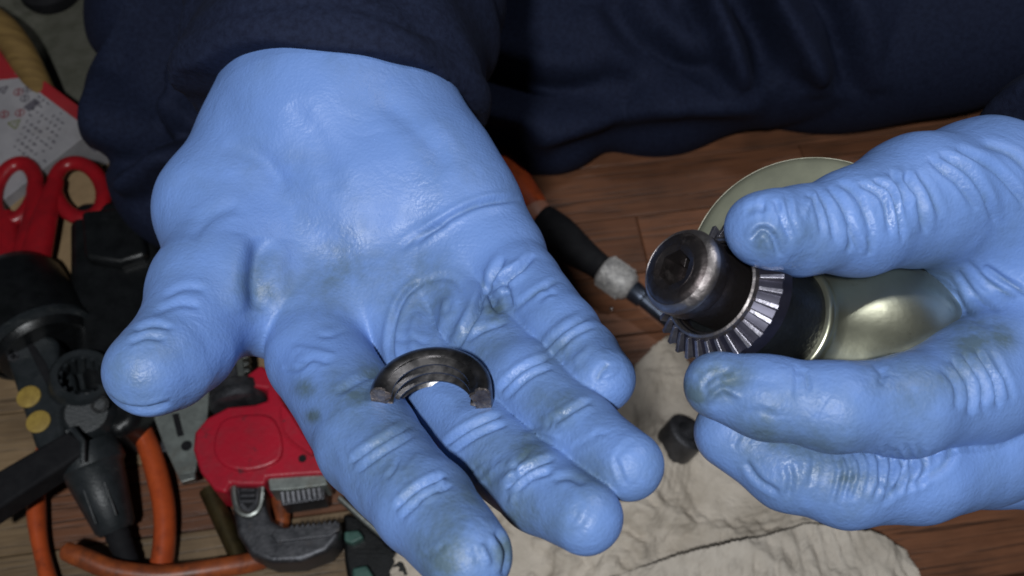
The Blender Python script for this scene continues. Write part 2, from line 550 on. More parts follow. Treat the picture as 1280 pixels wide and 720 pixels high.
def surface(fn, lo, hi, h):
    """surface nets of fn < 0 on a grid"""
    lo = np.array(lo, float); hi = np.array(hi, float)
    B = 4
    nb = np.ceil((hi - lo) / (h * B)).astype(int)
    n = nb * B
    g = [lo[i] + (np.arange(nb[i]) * B + (B - 1) / 2) * h for i in range(3)]
    cx = np.stack(np.meshgrid(*g, indexing='ij'), -1).reshape(-1, 3)
    cv = fn(cx)
    act = (np.abs(cv) < B * h * 1.6).reshape(nb)
    V = np.repeat(np.repeat(np.repeat(np.where(cv < 0, -9.0, 9.0).reshape(nb), B, 0), B, 1), B, 2)
    mask = np.repeat(np.repeat(np.repeat(act, B, 0), B, 1), B, 2)
    idx = np.argwhere(mask)
    V[mask] = fn(lo + idx * h)
    ins = V < 0
    nx, ny, nz = n
    cnt = np.zeros((nx - 1, ny - 1, nz - 1), np.int8)
    for i in (0, 1):
        for j in (0, 1):
            for k in (0, 1):
                cnt += ins[i:nx - 1 + i, j:ny - 1 + j, k:nz - 1 + k]
    cells = np.argwhere((cnt > 0) & (cnt < 8))
    cid = -np.ones(cnt.shape, np.int64)
    cid[tuple(cells.T)] = np.arange(len(cells))
    acc = np.zeros((len(cells), 3)); num = np.zeros(len(cells))
    for ax in range(3):
        for u in (0, 1):
            for v in (0, 1):
                o = [0, 0, 0]; o[(ax + 1) % 3] = u; o[(ax + 2) % 3] = v
                c0 = cells + o
                c1 = c0.copy(); c1[:, ax] += 1
                v0 = V[tuple(c0.T)]; v1 = V[tuple(c1.T)]
                m = (v0 < 0) != (v1 < 0)
                t = np.where(m, v0 / np.where(m, v0 - v1, 1), 0)
                q = c0.astype(float); q[:, ax] += t
                acc[m] += q[m]; num[m] += 1
    verts = lo + acc / num[:, None] * h
    quads = []
    for ax in range(3):
        a1, a2 = (ax + 1) % 3, (ax + 2) % 3
        s0 = [slice(None)] * 3; s1 = [slice(None)] * 3
        s0[ax] = slice(0, n[ax] - 1); s1[ax] = slice(1, n[ax])
        A = ins[tuple(s0)]; Bq = ins[tuple(s1)]
        e = np.argwhere(A != Bq)
        e = e[(e[:, a1] > 0) & (e[:, a2] > 0) & (e[:, a1] < n[a1] - 1) & (e[:, a2] < n[a2] - 1)]
        sg = A[tuple(e.T)]
        c = []
        for (u, v) in ((1, 1), (0, 1), (0, 0), (1, 0)):
            q = e.copy(); q[:, a1] -= u; q[:, a2] -= v
            c.append(cid[tuple(q.T)])
        q = np.stack(c, 1)
        q[~sg] = q[~sg][:, ::-1]
        quads.append(q)
    quads = np.concatenate(quads)
    quads = quads[(quads >= 0).all(1)]
    return verts, quads


def relax(v, q, it=4, lam=0.5):
    e = np.concatenate([q[:, [0, 1]], q[:, [1, 2]], q[:, [2, 3]], q[:, [3, 0]]])
    n = len(v)
    deg = np.bincount(e[:, 0], minlength=n) + np.bincount(e[:, 1], minlength=n)
    for i in range(it):
        for l in (lam, -lam * 1.04):
            s = np.stack([np.bincount(e[:, 0], v[e[:, 1], c], n) + np.bincount(e[:, 1], v[e[:, 0], c], n) for c in range(3)], 1)
            v = v + l * (s / deg[:, None] - v)
    return v


def vnormals(v, q):
    fn = np.cross(v[q[:, 2]] - v[q[:, 0]], v[q[:, 3]] - v[q[:, 1]])
    n = np.stack([sum(np.bincount(q[:, k], fn[:, c], len(v)) for k in range(4)) for c in range(3)], 1)
    return n / (np.linalg.norm(n, axis=1)[:, None] + 1e-12)


def seg_dist(p, line):
    """distance of 2D points to a polyline, and the position 0..1 along it"""
    best = np.full(len(p), 1e9); pos = np.zeros(len(p))
    L = [np.array(a, float) for a in line]
    m = len(L) - 1
    for i in range(m):
        a, b = L[i], L[i + 1]
        ab = b - a
        t = np.clip(((p - a) @ ab) / (ab @ ab + 1e-9), 0, 1)
        d = np.linalg.norm(p - a - t[:, None] * ab, axis=1)
        k = d < best
        best[k] = d[k]; pos[k] = (i + t[k]) / m
    return best, pos


def crease(v, nrm, px, line, width, depth, facing, flank=0.35):
    """press a soft fold into the surface along a line; negative depth raises a ridge"""
    line = catmull([(*a, 0.0) for a in line], 6)
    d, t = seg_dist(px, [q[:2] for q in line])
    fade = np.clip(np.minimum(t, 1 - t) * 5, 0, 1) ** .7
    prof = -np.exp(-(d / width) ** 2) + flank * np.exp(-((d - 2.1 * width) / (1.2 * width)) ** 2)
    return nrm * (depth * prof * fade * facing)[:, None]


def wob(p, freq, seed, n=7):
    """smooth pseudo noise from warped sines, about -1..1"""
    r = np.random.default_rng(seed)
    s = np.zeros(len(p))
    for i in range(n):
        k = r.normal(size=3); k /= np.linalg.norm(k)
        k2 = r.normal(size=3); k2 /= np.linalg.norm(k2)
        s += np.sin(freq * (.6 + .9 * r.random()) * (p @ k) + 1.3 * np.sin(freq * .7 * (p @ k2) + r.random() * 6) + r.random() * 6)
    return s / math.sqrt(n) * 0.9


def net_object(name, v, q, material, parent, attr=None):
    org = origin_of(parent)
    me = bpy.data.meshes.new(name)
    vv = (v * CM - org).astype(np.float32)
    me.vertices.add(len(vv)); me.vertices.foreach_set('co', vv.ravel())
    me.loops.add(len(q) * 4); me.loops.foreach_set('vertex_index', q.astype(np.int32).ravel())
    me.polygons.add(len(q))
    me.polygons.foreach_set('loop_start', (np.arange(len(q)) * 4).astype(np.int32))
    me.update(calc_edges=True)
    me.polygons.foreach_set('use_smooth', [True] * len(q))
    if attr is not None:
        a = me.attributes.new('dirt', 'FLOAT', 'POINT')
        a.data.foreach_set('value', attr.astype(np.float32))
    me.validate()
    return link_mesh(name, me, material, parent)


def K(px, py, d, rpx):
    """joint seen at px,py at depth d with a radius of rpx photo pixels"""
    return (P(px, py, d), rpx * d / FPX)

# ------------------------------------------------------------------ the floor: planks laid side by side
floor = tag(bpy.data.objects.new('floor', None), kind='structure')
COL.objects.link(floor)
gm = MB(); gm.box((0, 45, -2.2), (150, 0, 0), (0, 110, 0), (0, 0, 0.9))
obj('subfloor', gm, M['gap'], floor)
pa, pb = F(1096, 642), F(1280, 616)
ang = math.atan2(pb[1] - pa[1], pb[0] - pa[0])
ex = np.array([math.cos(ang), math.sin(ang), 0]); ey = np.array([-math.sin(ang), math.cos(ang), 0])
PW, PL = 4.0, 31.0
meshes = {}
for tone in ('wood_tan', 'wood_red'):
    pm = MB(); pm.box((0, 0, -0.6), (PL / 2 - .03, 0, 0), (0, PW / 2 - .035, 0), (0, 0, .6))
    me = bpy.data.meshes.new('plank')
    bm = bmesh.new()
    vs = [bm.verts.new(Vector(p) * CM) for p in pm.v]
    for f in pm.f:
        bm.faces.new([vs[i] for i in f])
    bmesh.ops.bevel(bm, geom=[e for e in bm.edges if all(x.co.z > -.001 for x in e.verts)], offset=.05 * CM, segments=1, affect='EDGES')
    bm.to_mesh(me); bm.free()
    me.materials.append(M[tone])
    meshes[tone] = me
for i in range(-3, 17):
    off = (i * 0.37 % 1.0) * PL
    for j in range(-3, 4):
        c = pa + ey * (PW * (i + .5)) + ex * (j * PL + off - 8)
        px = proj(c[None])[0] if (c - CO) @ FW > 5 else np.array([-9999, 0])
        a0, a1 = c - ex * PL / 2, c + ex * PL / 2
        q = proj(np.stack([a0, c, a1]))
        if q[:, 0].max() < -350 or q[:, 0].min() > 1600 or q[:, 1].min() > 1000 or q[:, 1].max() < -220:
            continue
        o = bpy.data.objects.new('plank', meshes['wood_red' if px[0] > 420 else 'wood_tan'])
        COL.objects.link(o); o.parent = floor
        o.location = (c * CM).tolist()
        o.location.z = random.uniform(-.02, .02) * CM
        o.rotation_euler = (0, 0, ang + (math.pi if random.random() < .5 else 0))

# ------------------------------------------------------------------ the person: gloved hands, trousers, sleeves
person = thing('person', F(700, -40), 'person seated on the floor in navy work clothes and blue gloves, holding out both hands', 'person')

# right hand (open palm), joints: photo pixel, depth, pixel radius
fing = {
    'index': [K(400, 405, 28.0, 62), K(398, 445, 26.9, 64), K(462, 556, 23.4, 64), K(532, 632, 20.9, 61), K(586, 696, 19.2, 54)],
    'middle': [K(500, 390, 28.0, 52), K(535, 465, 26.3, 54), K(607, 557, 23.2, 55), K(675, 612, 21.2, 53), K(731, 646, 19.9, 47)],
    'ring': [K(560, 350, 28.3, 52), K(596, 412, 26.6, 53), K(657, 480, 23.9, 52), K(726, 541, 21.9, 50), K(784, 580, 20.5, 45)],
    'little': [K(610, 310, 28.6, 56), K(648, 358, 27.0, 53), K(702, 417, 24.9, 48), K(728, 446, 23.9, 46), K(752, 474, 22.9, 43)],
    'thumb': [K(312, 290, 29.6, 70), K(268, 366, 27.5, 81), K(230, 428, 25.7, 65), K(206, 450, 24.9, 61), K(187, 463, 24.4, 57)],
}
palm = [
    [K(440, 60, 34.5, 140), K(420, 160, 31.8, 150)],
    [K(352, 172, 31.5, 84), K(332, 250, 30.3, 86), K(390, 400, 28.2, 66)],
    [K(405, 160, 31.2, 110), K(460, 270, 29.8, 105), K(500, 400, 28.3, 62)],
    [K(482, 160, 31.2, 92), K(524, 230, 30.0, 96), K(590, 330, 28.6, 70)],
    [K(508, 180, 30.6, 74), K(576, 264, 29.2, 70), K(620, 320, 28.4, 56)],
    [K(312, 195, 31.0, 68), K(276, 262, 29.8, 78), K(300, 320, 28.9, 72)],
    [K(400, 405, 28.3, 60), K(500, 385, 28.2, 58), K(600, 330, 28.5, 60)],
]


def right_hand(p):
    b = None
    for c in palm:
        e = chain(p, c, .5)
        b = e if b is None else smin(b, e, .9)
    out = None
    for nm, c in fing.items():
        e = smin(b, chain(p, c, .22), 1.0 if nm == 'thumb' else .45)
        out = e if out is None else np.minimum(out, e)
    return out


allp = np.array([c[0] for k in list(fing.values()) + palm for c in k])
rv, rq = surface(right_hand, allp.min(0) - 4.2, allp.max(0) + 2.6, .066)
rv = relax(rv, rq, 5)


def dress(v, q, creases, blobs, seed, grain=.012):
    grime = np.zeros(len(v))
    for step in range(2):
        nrm = vnormals(v, q)
        px = proj(v)
        view = CO - v; dist = np.linalg.norm(view, axis=1); view /= dist[:, None]
        facing = np.clip((nrm * view).sum(1) * 2.2, 0, 1)
        if step == 0:
            v = v + nrm * (wob(v, 1.1, seed) * .030 + wob(v, 3.1, seed + 1) * grain)[:, None]
        else:
            for line, wd, dp in creases:
                v = v + crease(v, nrm, px, line, wd, dp, facing)
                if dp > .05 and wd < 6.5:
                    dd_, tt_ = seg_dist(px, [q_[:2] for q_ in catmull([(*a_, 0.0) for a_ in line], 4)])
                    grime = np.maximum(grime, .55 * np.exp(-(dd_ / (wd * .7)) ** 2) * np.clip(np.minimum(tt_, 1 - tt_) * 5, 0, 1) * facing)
    dirt = np.zeros(len(v))
    px = proj(v)
    for x, y, r, a in blobs:
        dirt = np.maximum(dirt, 1.6 * a * np.exp(-((px[:, 0] - x) ** 2 + (px[:, 1] - y) ** 2) / r ** 2))
    return v, np.maximum(dirt, grime)


def fine_creases(chains, seed, per, skip=0):
    """thin uneven folds of loose film running across each finger, most of them near the joints"""
    r = np.random.default_rng(seed); out = []
    for c in chains:
        q = proj(np.array([k[0] for k in c])); rad = [k[1] * FPX / ((k[0] - CO) @ FW) for k in c]
        for i in range(per):
            j = int(r.integers(1 + skip, len(c)))
            t = np.clip(r.normal(0.0 if r.random() < .6 else .5, .16), -.4, .9)
            a, b = q[j - 1], q[j]
            m = b + (a - b) * t; R_ = rad[j]
            d = (b - a) / np.linalg.norm(b - a); n = np.array([-d[1], d[0]])
            th = r.normal(0, .35); n = n * math.cos(th) + d * math.sin(th)
            t = min(t, .3) if j == len(c) - 1 else t
            t = max(t, .1) if j == len(c) - 1 else t
            m = b + (a - b) * t
            s0, L = r.uniform(-.75, .3), r.uniform(.35, 1.0)
            bow = d * r.uniform(-.12, .12) * R_
            p0, p1 = m + n * R_ * s0, m + n * R_ * min(s0 + L, .95)
            out.append(([tuple(p0), tuple((p0 + p1) / 2 + bow), tuple(p1)], r.uniform(2.4, 4.2), r.uniform(.018, .055) * (1 if r.random() < .75 else -1)))
    return out


cr = [
    ([(518, 306), (556, 276), (600, 255), (650, 248)], 4.5, .10),
    ([(500, 312), (530, 290), (560, 280)], 5, .05),
    ([(493, 466), (488, 430), (494, 396), (508, 368), (530, 352)], 4.2, .10), ([(530, 352), (556, 346), (574, 356), (580, 380)], 5, .05), ([(520, 450), (516, 415), (524, 390)], 7, -.05),
    ([(545, 430), (556, 395), (560, 372)], 8, -.06),
    ([(567, 440), (590, 398), (610, 360), (630, 320)], 5, .14),
    ([(626, 392), (612, 366), (640, 345), (668, 318)], 4.5, .13),
    ([(600, 386), (620, 350)], 4, -.10),
    ([(580, 420), (600, 385), (604, 340)], 5, .07),
    ([(640, 385), (632, 350), (655, 335)], 4.5, .09),
    ([(438, 578), (468, 556), (512, 531)], 4, .085), ([(446, 590), (476, 568), (520, 541)], 3.5, .06),
    ([(492, 637), (522, 610), (556, 594)], 4, .085), ([(500, 648), (531, 622), (566, 605)], 3.5, .06),
    ([(420, 492), (452, 474), (486, 462)], 5, .05),
    ([(556, 556), (588, 534), (626, 518)], 4, .09), ([(563, 568), (596, 545), (634, 529)], 3.5, .06),
    ([(628, 612), (660, 586), (692, 572)], 4, .09), ([(640, 618), (664, 598), (690, 590)], 3.5, .06),
    ([(582, 428), (604, 412), (634, 402)], 4, .07),
    ([(624, 488), (652, 462), (684, 448)], 4, .09), ([(632, 498), (660, 472), (690, 458)], 3.5, .06),
    ([(690, 530), (716, 512), (738, 500)], 4, .07),
    ([(676, 440), (704, 412), (738, 394)], 4, .07), ([(684, 450), (712, 422), (744, 406)], 3.5, .05),
    ([(640, 388), (668, 366), (700, 348)], 4, .05),
    ([(160, 430), (182, 421), (206, 424)], 4, .06), ([(168, 414), (190, 406), (216, 410)], 4, .06),
    ([(132, 494), (152, 508), (182, 512), (214, 503)], 4, .09),
    ([(328, 296), (322, 345), (326, 390)], 16, .22),
    ([(205, 372), (230, 360), (258, 362)], 5, .04), ([(192, 392), (224, 380), (250, 384)], 5, .04),
    ([(620, 664), (634, 690), (630, 720)], 5, .10), ([(600, 680), (612, 706)], 5, -.07),
    ([(690, 600), (712, 596), (730, 606)], 5, .05),
    ([(655, 545), (680, 540), (700, 548)], 5, -.04),
    ([(280, 180), (330, 200), (360, 240)], 12, .05), ([(240, 300), (262, 270), (300, 255)], 9, .05),
    ([(470, 120), (520, 160), (560, 210)], 14, .06), ([(360, 130), (400, 180), (420, 240)], 16, .05),
]
blobs = [(392, 520, 10, .9), (382, 485, 14, .8), (440, 500, 40, .6), (470, 470, 26, .7), (600, 600, 40, .7), (650, 640, 36, .6), (560, 690, 50, .75), (640, 690, 26, 1.0), (690, 510, 40, .6),
         (660, 560, 30, .8), (500, 600, 40, .5), (620, 390, 22, .7), (600, 420, 40, .5), (160, 470, 50, .35), (330, 350, 40, .6), (520, 360, 60, .5), (740, 600, 40, .55), (420, 340, 60, .4),
         (700, 440, 30, .5), (400, 620, 40, .4), (480, 560, 70, .45), (570, 660, 60, .5), (620, 570, 60, .45), (700, 640, 50, .45), (160, 480, 40, .4), (190, 430, 40, .3)]
rv, dirt = dress(rv, rq, [(a, w_ * .82, d_ * 1.25) for a, w_, d_ in cr] + fine_creases([c for n_, c in fing.items() if n_ != 'thumb'], 5, 8, 0), blobs, 3)
right_glove = net_object('glove', rv, rq, M['glove'], person, dirt)
right_glove['label'] = 'open right glove, palm up, fingers towards the camera'

# left hand, thumb above and fingers below the drill
lf = {
    'thumb': [K(1230, 250, 25.0, 96), K(1150, 250, 23.6, 82), K(1070, 276, 22.4, 66), K(1000, 287, 21.6, 53), K(962, 286, 21.1, 47), K(950, 285, 21.0, 43)],
    'index': [K(1300, 445, 24.5, 92), K(1210, 482, 23.0, 74), K(1130, 506, 21.6, 62), K(1040, 508, 21.0, 54), K(960, 497, 21.2, 50), K(898, 482, 21.5, 42)],
    'middle': [K(1310, 520, 25.2, 90), K(1230, 560, 24.0, 70), K(1150, 590, 22.8, 60), K(1060, 602, 22.2, 53), K(985, 585, 22.4, 50), K(915, 540, 22.9, 46)],
    'ring': [K(1320, 560, 26.0, 80), K(1230, 570, 26.0, 62), K(1120, 585, 25.4, 54), K(1020, 580, 25.4, 48), K(940, 545, 25.6, 42)],
}
lp = [
    [K(1400, 270, 28.0, 150), K(1290, 280, 26.5, 110)],
    [K(1300, 300, 26.4, 105), K(1275, 390, 25.4, 82), K(1310, 470, 25.2, 92)],
    [K(1380, 340, 27.5, 150), K(1370, 460, 26.8, 120), K(1350, 530, 26.4, 90)],
    [K(1230, 250, 25.2, 86), K(1260, 340, 25.2, 76), K(1290, 430, 24.9, 84)],
]


def left_hand(p):
    b = None
    for c in lp:
        e = chain(p, c, .5)
        b = e if b is None else smin(b, e, .9)
    out = None
    for nm, c in lf.items():
        e = smin(b, chain(p, c, .3), 1.1 if nm == 'thumb' else .6)
        out = e if out is None else np.minimum(out, e)
    return out


allp = np.array([c[0] for k in list(lf.values()) + lp for c in k])
lv, lq = surface(left_hand, allp.min(0) - 4.0, allp.max(0) + 4.0, .062)
lv = relax(lv, lq, 5)
cl = []
for ln in ([(981, 240), (990, 270), (998, 300)], [(970, 246), (976, 270), (990, 302)], [(1034, 230), (1054, 258), (1066, 287), (1072, 314)], [(1047, 228), (1068, 244), (1082, 264), (1096, 308)],
           [(1071, 226), (1094, 240), (1108, 258), (1114, 296)], [(1111, 213), (1126, 232), (1135, 258)], [(1020, 236), (1036, 262), (1046, 300)], [(1090, 222), (1112, 240), (1124, 270), (1128, 300)],
           [(1060, 280), (1064, 300), (1062, 320)], [(1084, 290), (1088, 306), (1086, 322)], [(1010, 240), (1022, 258), (1030, 290)]):
    cl.append((ln, 4.2, .085))
for ln in ([(1144, 210), (1162, 236), (1176, 272)], [(1160, 198), (1182, 212), (1200, 230), (1220, 262)], [(1172, 190), (1208, 210), (1230, 240), (1244, 280)], [(1193, 184), (1236, 206), (1262, 228), (1282, 256)],
           [(1224, 175), (1262, 194), (1290, 214)], [(1130, 218), (1150, 246), (1158, 290)]):
    cl.append((ln, 5.0, .10))
cl += [([(1004, 460), (1007, 474), (1010, 486)], 4, .06), ([(1092, 450), (1100, 464), (1102, 482)], 5, .08), ([(1104, 462), (1108, 476)], 4, .05)]
for ln in ([(1190, 448), (1212, 480), (1214, 516)], [(1204, 442), (1228, 474), (1232, 510)], [(1238, 440), (1258, 468), (1266, 500)], [(1220, 438), (1244, 470), (1248, 506)], [(1176, 456), (1194, 482), (1196, 508)],
           [(1196, 340), (1220, 372), (1250, 392)], [(1206, 326), (1236, 356), (1270, 376)], [(1190, 362), (1210, 392), (1238, 412)], [(1230, 330), (1256, 350), (1290, 366)]):
    cl.append((ln, 4.5, .085))
for i in range(9):
    x = 1044 + i * 13.2
    cl.append(([(x - 4, 562 - i * .6), (x + 5, 584 - i), (x + 4, 606 - i * 1.6), (x - 4, 630 - i * 2)], 4.4, .085))
cl += [([(1145, 570), (1130, 600), (1100, 628)], 5, .06), ([(1170, 560), (1160, 590), (1135, 612)], 6, .06), ([(1190, 556), (1184, 580), (1160, 600)], 6, .06)]
cl += [([(876, 486), (890, 470), (916, 466)], 5, .10), ([(882, 500), (904, 486), (926, 492)], 5, -.09), ([(868, 474), (886, 460), (908, 458)], 4, .06), ([(930, 520), (950, 512), (975, 520)], 6, .05),
       ([(940, 300), (952, 288), (966, 296), (975, 318)], 5, .12), ([(930, 268), (944, 258), (960, 262)], 6, .06), ([(930, 575), (948, 600), (975, 620)], 5, .06), ([(985, 575), (990, 600), (985, 625)], 5, .06),
       ([(895, 470), (940, 472), (980, 478)], 7, .04)]
blobs2 = [(1216, 430, 36, .9), (1250, 420, 24, .8), (1190, 470, 24, .6), (960, 300, 26, .7), (900, 470, 44, .7), (860, 500, 30, .9), (1010, 300, 40, .4), (1010, 560, 70, .5), (960, 540, 60, .6), (1100, 440, 30, .4),
          (1060, 600, 50, .5), (1140, 480, 60, .35), (1180, 350, 30, .4)]
lv, dirt = dress(lv, lq, [([(x + random.uniform(-1.5, 1.5), y + random.uniform(-4, 4)) for x, y in a], w_ * random.uniform(.7, .95), d_ * random.uniform(.6, 1.3)) for a, w_, d_ in cl] + fine_creases(list(lf.values())[:3], 9, 6, 0), blobs2, 21)
left_glove = net_object('glove', lv, lq, M['glove'], person, dirt)
left_glove['label'] = 'left glove closed round the drill, thumb uppermost'


# trousers and sleeves
def blob(chains, k, amp, seed, kk=.5):
    def fn(p):
        b = None
        for c in chains:
            e = chain(p, c, 2.0)
            b = e if b is None else smin(b, e, k)
        return b + wob(p * np.array([1, .6, .8]), .22, seed) * amp - .8 * np.abs(wob(p * np.array([1, .5, .7]), .33, seed + 2)) ** .8
    return fn


legs = [
    [K(295, -170, 66, 150), K(305, 34, 60, 138), K(330, 110, 57, 120), K(262, 190, 56, 112)],
    [K(262, 20, 61, 120), K(470, -10, 60, 116), K(640, -60, 64, 130)],
    [K(640, -60, 66, 150), K(660, 90, 63, 112), K(820, 74, 63, 104), K(1040, 36, 62, 112), K(1300, -20, 60, 130)],
    [K(520, 60, 62, 90), K(690, 140, 61, 76)],
    [K(400, -200, 74, 220), K(700, -220, 76, 240), K(1200, -230, 74, 220)],
]
pts = np.array([c[0] for k in legs for c in k])
tv, tq = surface(blob(legs, 1.4, .42, 5), pts.min(0) - 13, pts.max(0) + 13, .34)
tv = relax(tv, tq, 3)
tcr = [([(140, 190), (152, 110), (180, 40), (200, -40)], 13, -.9), ([(215, 110), (300, 74), (400, 46), (520, -10)], 14, -.9), ([(170, 200), (185, 120), (215, 50), (250, -30)], 13, .9),
       ([(230, 130), (310, 100), (420, 70), (470, 30)], 13, .9), ([(480, 40), (530, 90), (610, 130), (690, 150)], 14, -.8), ([(520, 20), (580, 80), (660, 110), (760, 120)], 14, .8),
       ([(870, -30), (905, 40), (930, 110)], 12, -.9), ([(910, -30), (945, 40), (965, 110)], 12, .9), ([(950, -30), (990, 30), (1030, 100)], 12, -.9), ([(1010, -30), (1050, 40), (1060, 120)], 13, .9),
       ([(640, 195), (720, 150), (840, 130), (960, 130)], 14, -.7), ([(760, -10), (800, 50), (880, 100)], 14, .8), ([(150, 240), (200, 200), (240, 190)], 12, -.8), ([(140, 215), (190, 175), (240, 165)], 12, .8)]
nrm = vnormals(tv, tq); tpx = proj(tv)
for ln, wd, dp in tcr:
    tv = tv + crease(tv, nrm, tpx, ln, wd * 1.25, dp * 1.4, 1.0, .5)
net_object('trousers', tv, tq, M['denim'], person)

sl = [[K(450, -120, 43, 190), K(430, 0, 37.5, 190), K(418, 120, 32.8, 182)]]
sl2 = [[K(1950, 60, 36, 230), K(1600, 230, 30.5, 235), K(1400, 285, 27.6, 215)]]
cuffs = {31: (P(410, 92, 30), camdir(-.05, -.94, -.2)), 41: (P(1322, 190, 26.5), camdir(-.9, -.40, -.1))}
for ch, sd in ((sl, 31), (sl2, 41)):
    pts = np.array([c[0] for k in ch for c in k])

    def sleeve(p, ch=ch, sd=sd):
        a, b = ch[0][0], ch[0][-1]
        ax = (b[0] - a[0]) / np.linalg.norm(b[0] - a[0])
        d = chain(p, ch[0], .5) + wob(p, .7, sd) * .22 + np.sin((p @ ax) * 2.0 + wob(p, .5, sd + 2) * 2.2) * .14
        cp, cn = cuffs[sd]                                   # open end of the cuff
        sc_ = (p - cp) @ cn - .12 * wob(p, 1.6, sd + 3)
        d = d - .10 * np.exp(-((sc_ + .55) / .42) ** 2) + .10 * np.exp(-((sc_ + 1.15) / .13) ** 2)
        return np.maximum(d, sc_)
    sv, sq = surface(sleeve, pts.min(0) - 7, pts.max(0) + 7, .15)
    net_object('sleeve', relax(sv, sq, 3), sq, M['denim'], person)

# ------------------------------------------------------------------ the drill held in the left hand
AX = camdir(.72, -.32, .62)                       # from the chuck nose back into the drill
O0 = P(842, 334, 21.2)
drill = thing('electric_drill', O0, 'old electric drill with worn black chuck and pale alloy housing, held in one glove', 'drill')
nose = MB()
nose.lathe(O0, AX, [(.72, .30), (.72, .52), (.05, .52), (0, .54), (0, .70), (.03, .76), (.20, .93), (.30, .97), (.66, .97), (.72, .93), (.76, .86), (1.2, .84), (1.55, .84), (2.1, .84), (2.1, .30)], 72)
ndark = obj('chuck_nose', nose, M['worn_steel'], drill, sharp=40)
# key hole drilled into the side of the nose
e_side = camdir(.38, -.62, -.60); e_side = e_side - AX * (e_side @ AX); e_side /= np.linalg.norm(e_side)
cut = MB(); cut.lathe(O0 + AX * 1.02 + e_side * .50, e_side, [(0, .21), (.8, .21)], 24)
cutter = obj('cutter', cut, M['black_rubber'])
bo = ndark.modifiers.new('hole', 'BOOLEAN'); bo.object = cutter; bo.operation = 'DIFFERENCE'; bo.solver = 'EXACT'
bpy.context.view_layer.update()
me = bpy.data.meshes.new_from_object(ndark.evaluated_get(bpy.context.evaluated_depsgraph_get()))
ndark.modifiers.clear(); ndark.data = me
bpy.data.objects.remove(cutter)
rim = MB(); rim.lathe(O0, AX, [(.08, .83), (.10, .86), (.19, .935), (.29, .978), (.34, .978), (.34, .955), (.12, .80)], 72, closed=True)
obj('worn_nose_rim', rim, M['bright_steel'], ndark, label='rubbed bright edge of the chuck nose')
q = np.array([0, 0, 1.0]); e1 = q - AX * (q @ AX); e1 /= np.linalg.norm(e1); e2 = np.cross(AX, e1)
hx = MB(); V = []
for lev, (t_, rr_, hexed) in enumerate(((.02, .56, 0), (.0, .53, 0), (.03, .40, 1), (.72, .38, 1))):
    for i in range(48):
        an = 2 * math.pi * i / 48
        ra = rr_
        if hexed:
            ra = rr_ * math.cos(math.pi / 6) / math.cos((an % (math.pi / 3)) - math.pi / 6) * 1.06
        V.append(O0 + AX * t_ + ra * (math.cos(an) * e1 + math.sin(an) * e2))
hx.add(V, [(l * 48 + i, l * 48 + (i + 1) % 48, (l + 1) * 48 + (i + 1) % 48, (l + 1) * 48 + i) for l in range(3) for i in range(48)] + [tuple(3 * 48 + i for i in range(48))])
obj('hex_socket', hx, M['worn_steel'], ndark, sharp=25)
for k in range(3):
    an = 2 * math.pi * (k / 3) + .5
    r = math.cos(an) * e1 + math.sin(an) * e2; tt = np.cross(AX, r)
    j = MB(); j.prism([O0 + AX * .42 + r * .16, O0 + AX * .42 + r * .37 + tt * .10, O0 + AX * .42 + r * .37 - tt * .10], AX * .28)
    obj('jaw', j, M['worn_steel'], ndark, bevel=.02)
gear = MB()
NT = 30
G0 = O0 + AX * 1.42
gear.lathe(G0, AX, [(.02, 1.20), (.34, 1.58), (.66, 1.62), (.72, 1.50), (.72, 1.12), (.02, 1.12)], 90, closed=True)
gr = obj('gear_ring', gear, M['gearblack'], drill)
for k in range(NT):
    an = 2 * math.pi * k / NT
    r = math.cos(an) * e1 + math.sin(an) * e2; tt = np.cross(AX, r)
    t1, t2 = .062, .082
    i0 = G0 + AX * .03 + r * 1.19; o0 = G0 + AX * .34 + r * 1.60
    nrm_ = -(AX * .32 - r * .27); nrm_ = -AX * .76 + r * .65
    tb = MB()
    tp = [i0 + nrm_ * .10 + tt * t1 * .7, i0 + nrm_ * .10 - tt * t1 * .7, o0 + nrm_ * .15 - tt * t2 * .7, o0 + nrm_ * .15 + tt * t2 * .7]
    bt = [i0 - nrm_ * .05 + tt * t1, i0 - nrm_ * .05 - tt * t1, o0 - nrm_ * .05 - tt * t2, o0 - nrm_ * .05 + tt * t2]
    ex_ = [o0 + AX * .30 - tt * t2 + r * .015, o0 + AX * .30 + tt * t2 + r * .015]
    V = tp + bt
    Q = [(0, 1, 2, 3), (7, 6, 5, 4), (0, 4, 5, 1), (1, 5, 6, 2), (2, 6, 7, 3), (3, 7, 4, 0)]
    tb.add(V, Q, False)
    obj('gear_tooth', tb, M['tooth'], gr, bevel=.018, segs=1)
lip = MB(); lip.lathe(G0, AX, [(-.10, 1.10), (-.13, 1.14), (-.10, 1.19), (.02, 1.20), (.02, 1.09)], 90, closed=True)
obj('gear_lip', lip, M['bright_steel'], gr)
lip2 = MB(); lip2.lathe(G0, AX, [(.10, 1.0), (.04, 1.02), (.04, 1.06), (.2, 1.06), (.2, 1.0)], 90, closed=True)
obj('retaining_ring', lip2, M['worn_steel'], gr)
col_ = MB(); col_.lathe(G0, AX, [(.6, 1.30), (.75, 1.36), (1.5, 1.40), (2.3, 1.42), (2.62, 1.42), (2.62, .8)], 72)
obj('collar', col_, M['black_plastic'], drill)
hs = MB()
hs.lathe(G0, AX, [(2.40, 1.30), (2.40, 1.50), (2.44, 1.56), (2.58, 1.58), (2.66, 1.55), (2.74, 1.57), (2.95, 1.70), (3.3, 2.02), (3.8, 2.42), (4.4, 2.74), (5.2, 2.96), (6.2, 3.04), (7.4, 3.05), (7.6, 2.9), (7.6, .5)], 96)
obj('gear_housing', hs, M['housing'], drill, sharp=50)

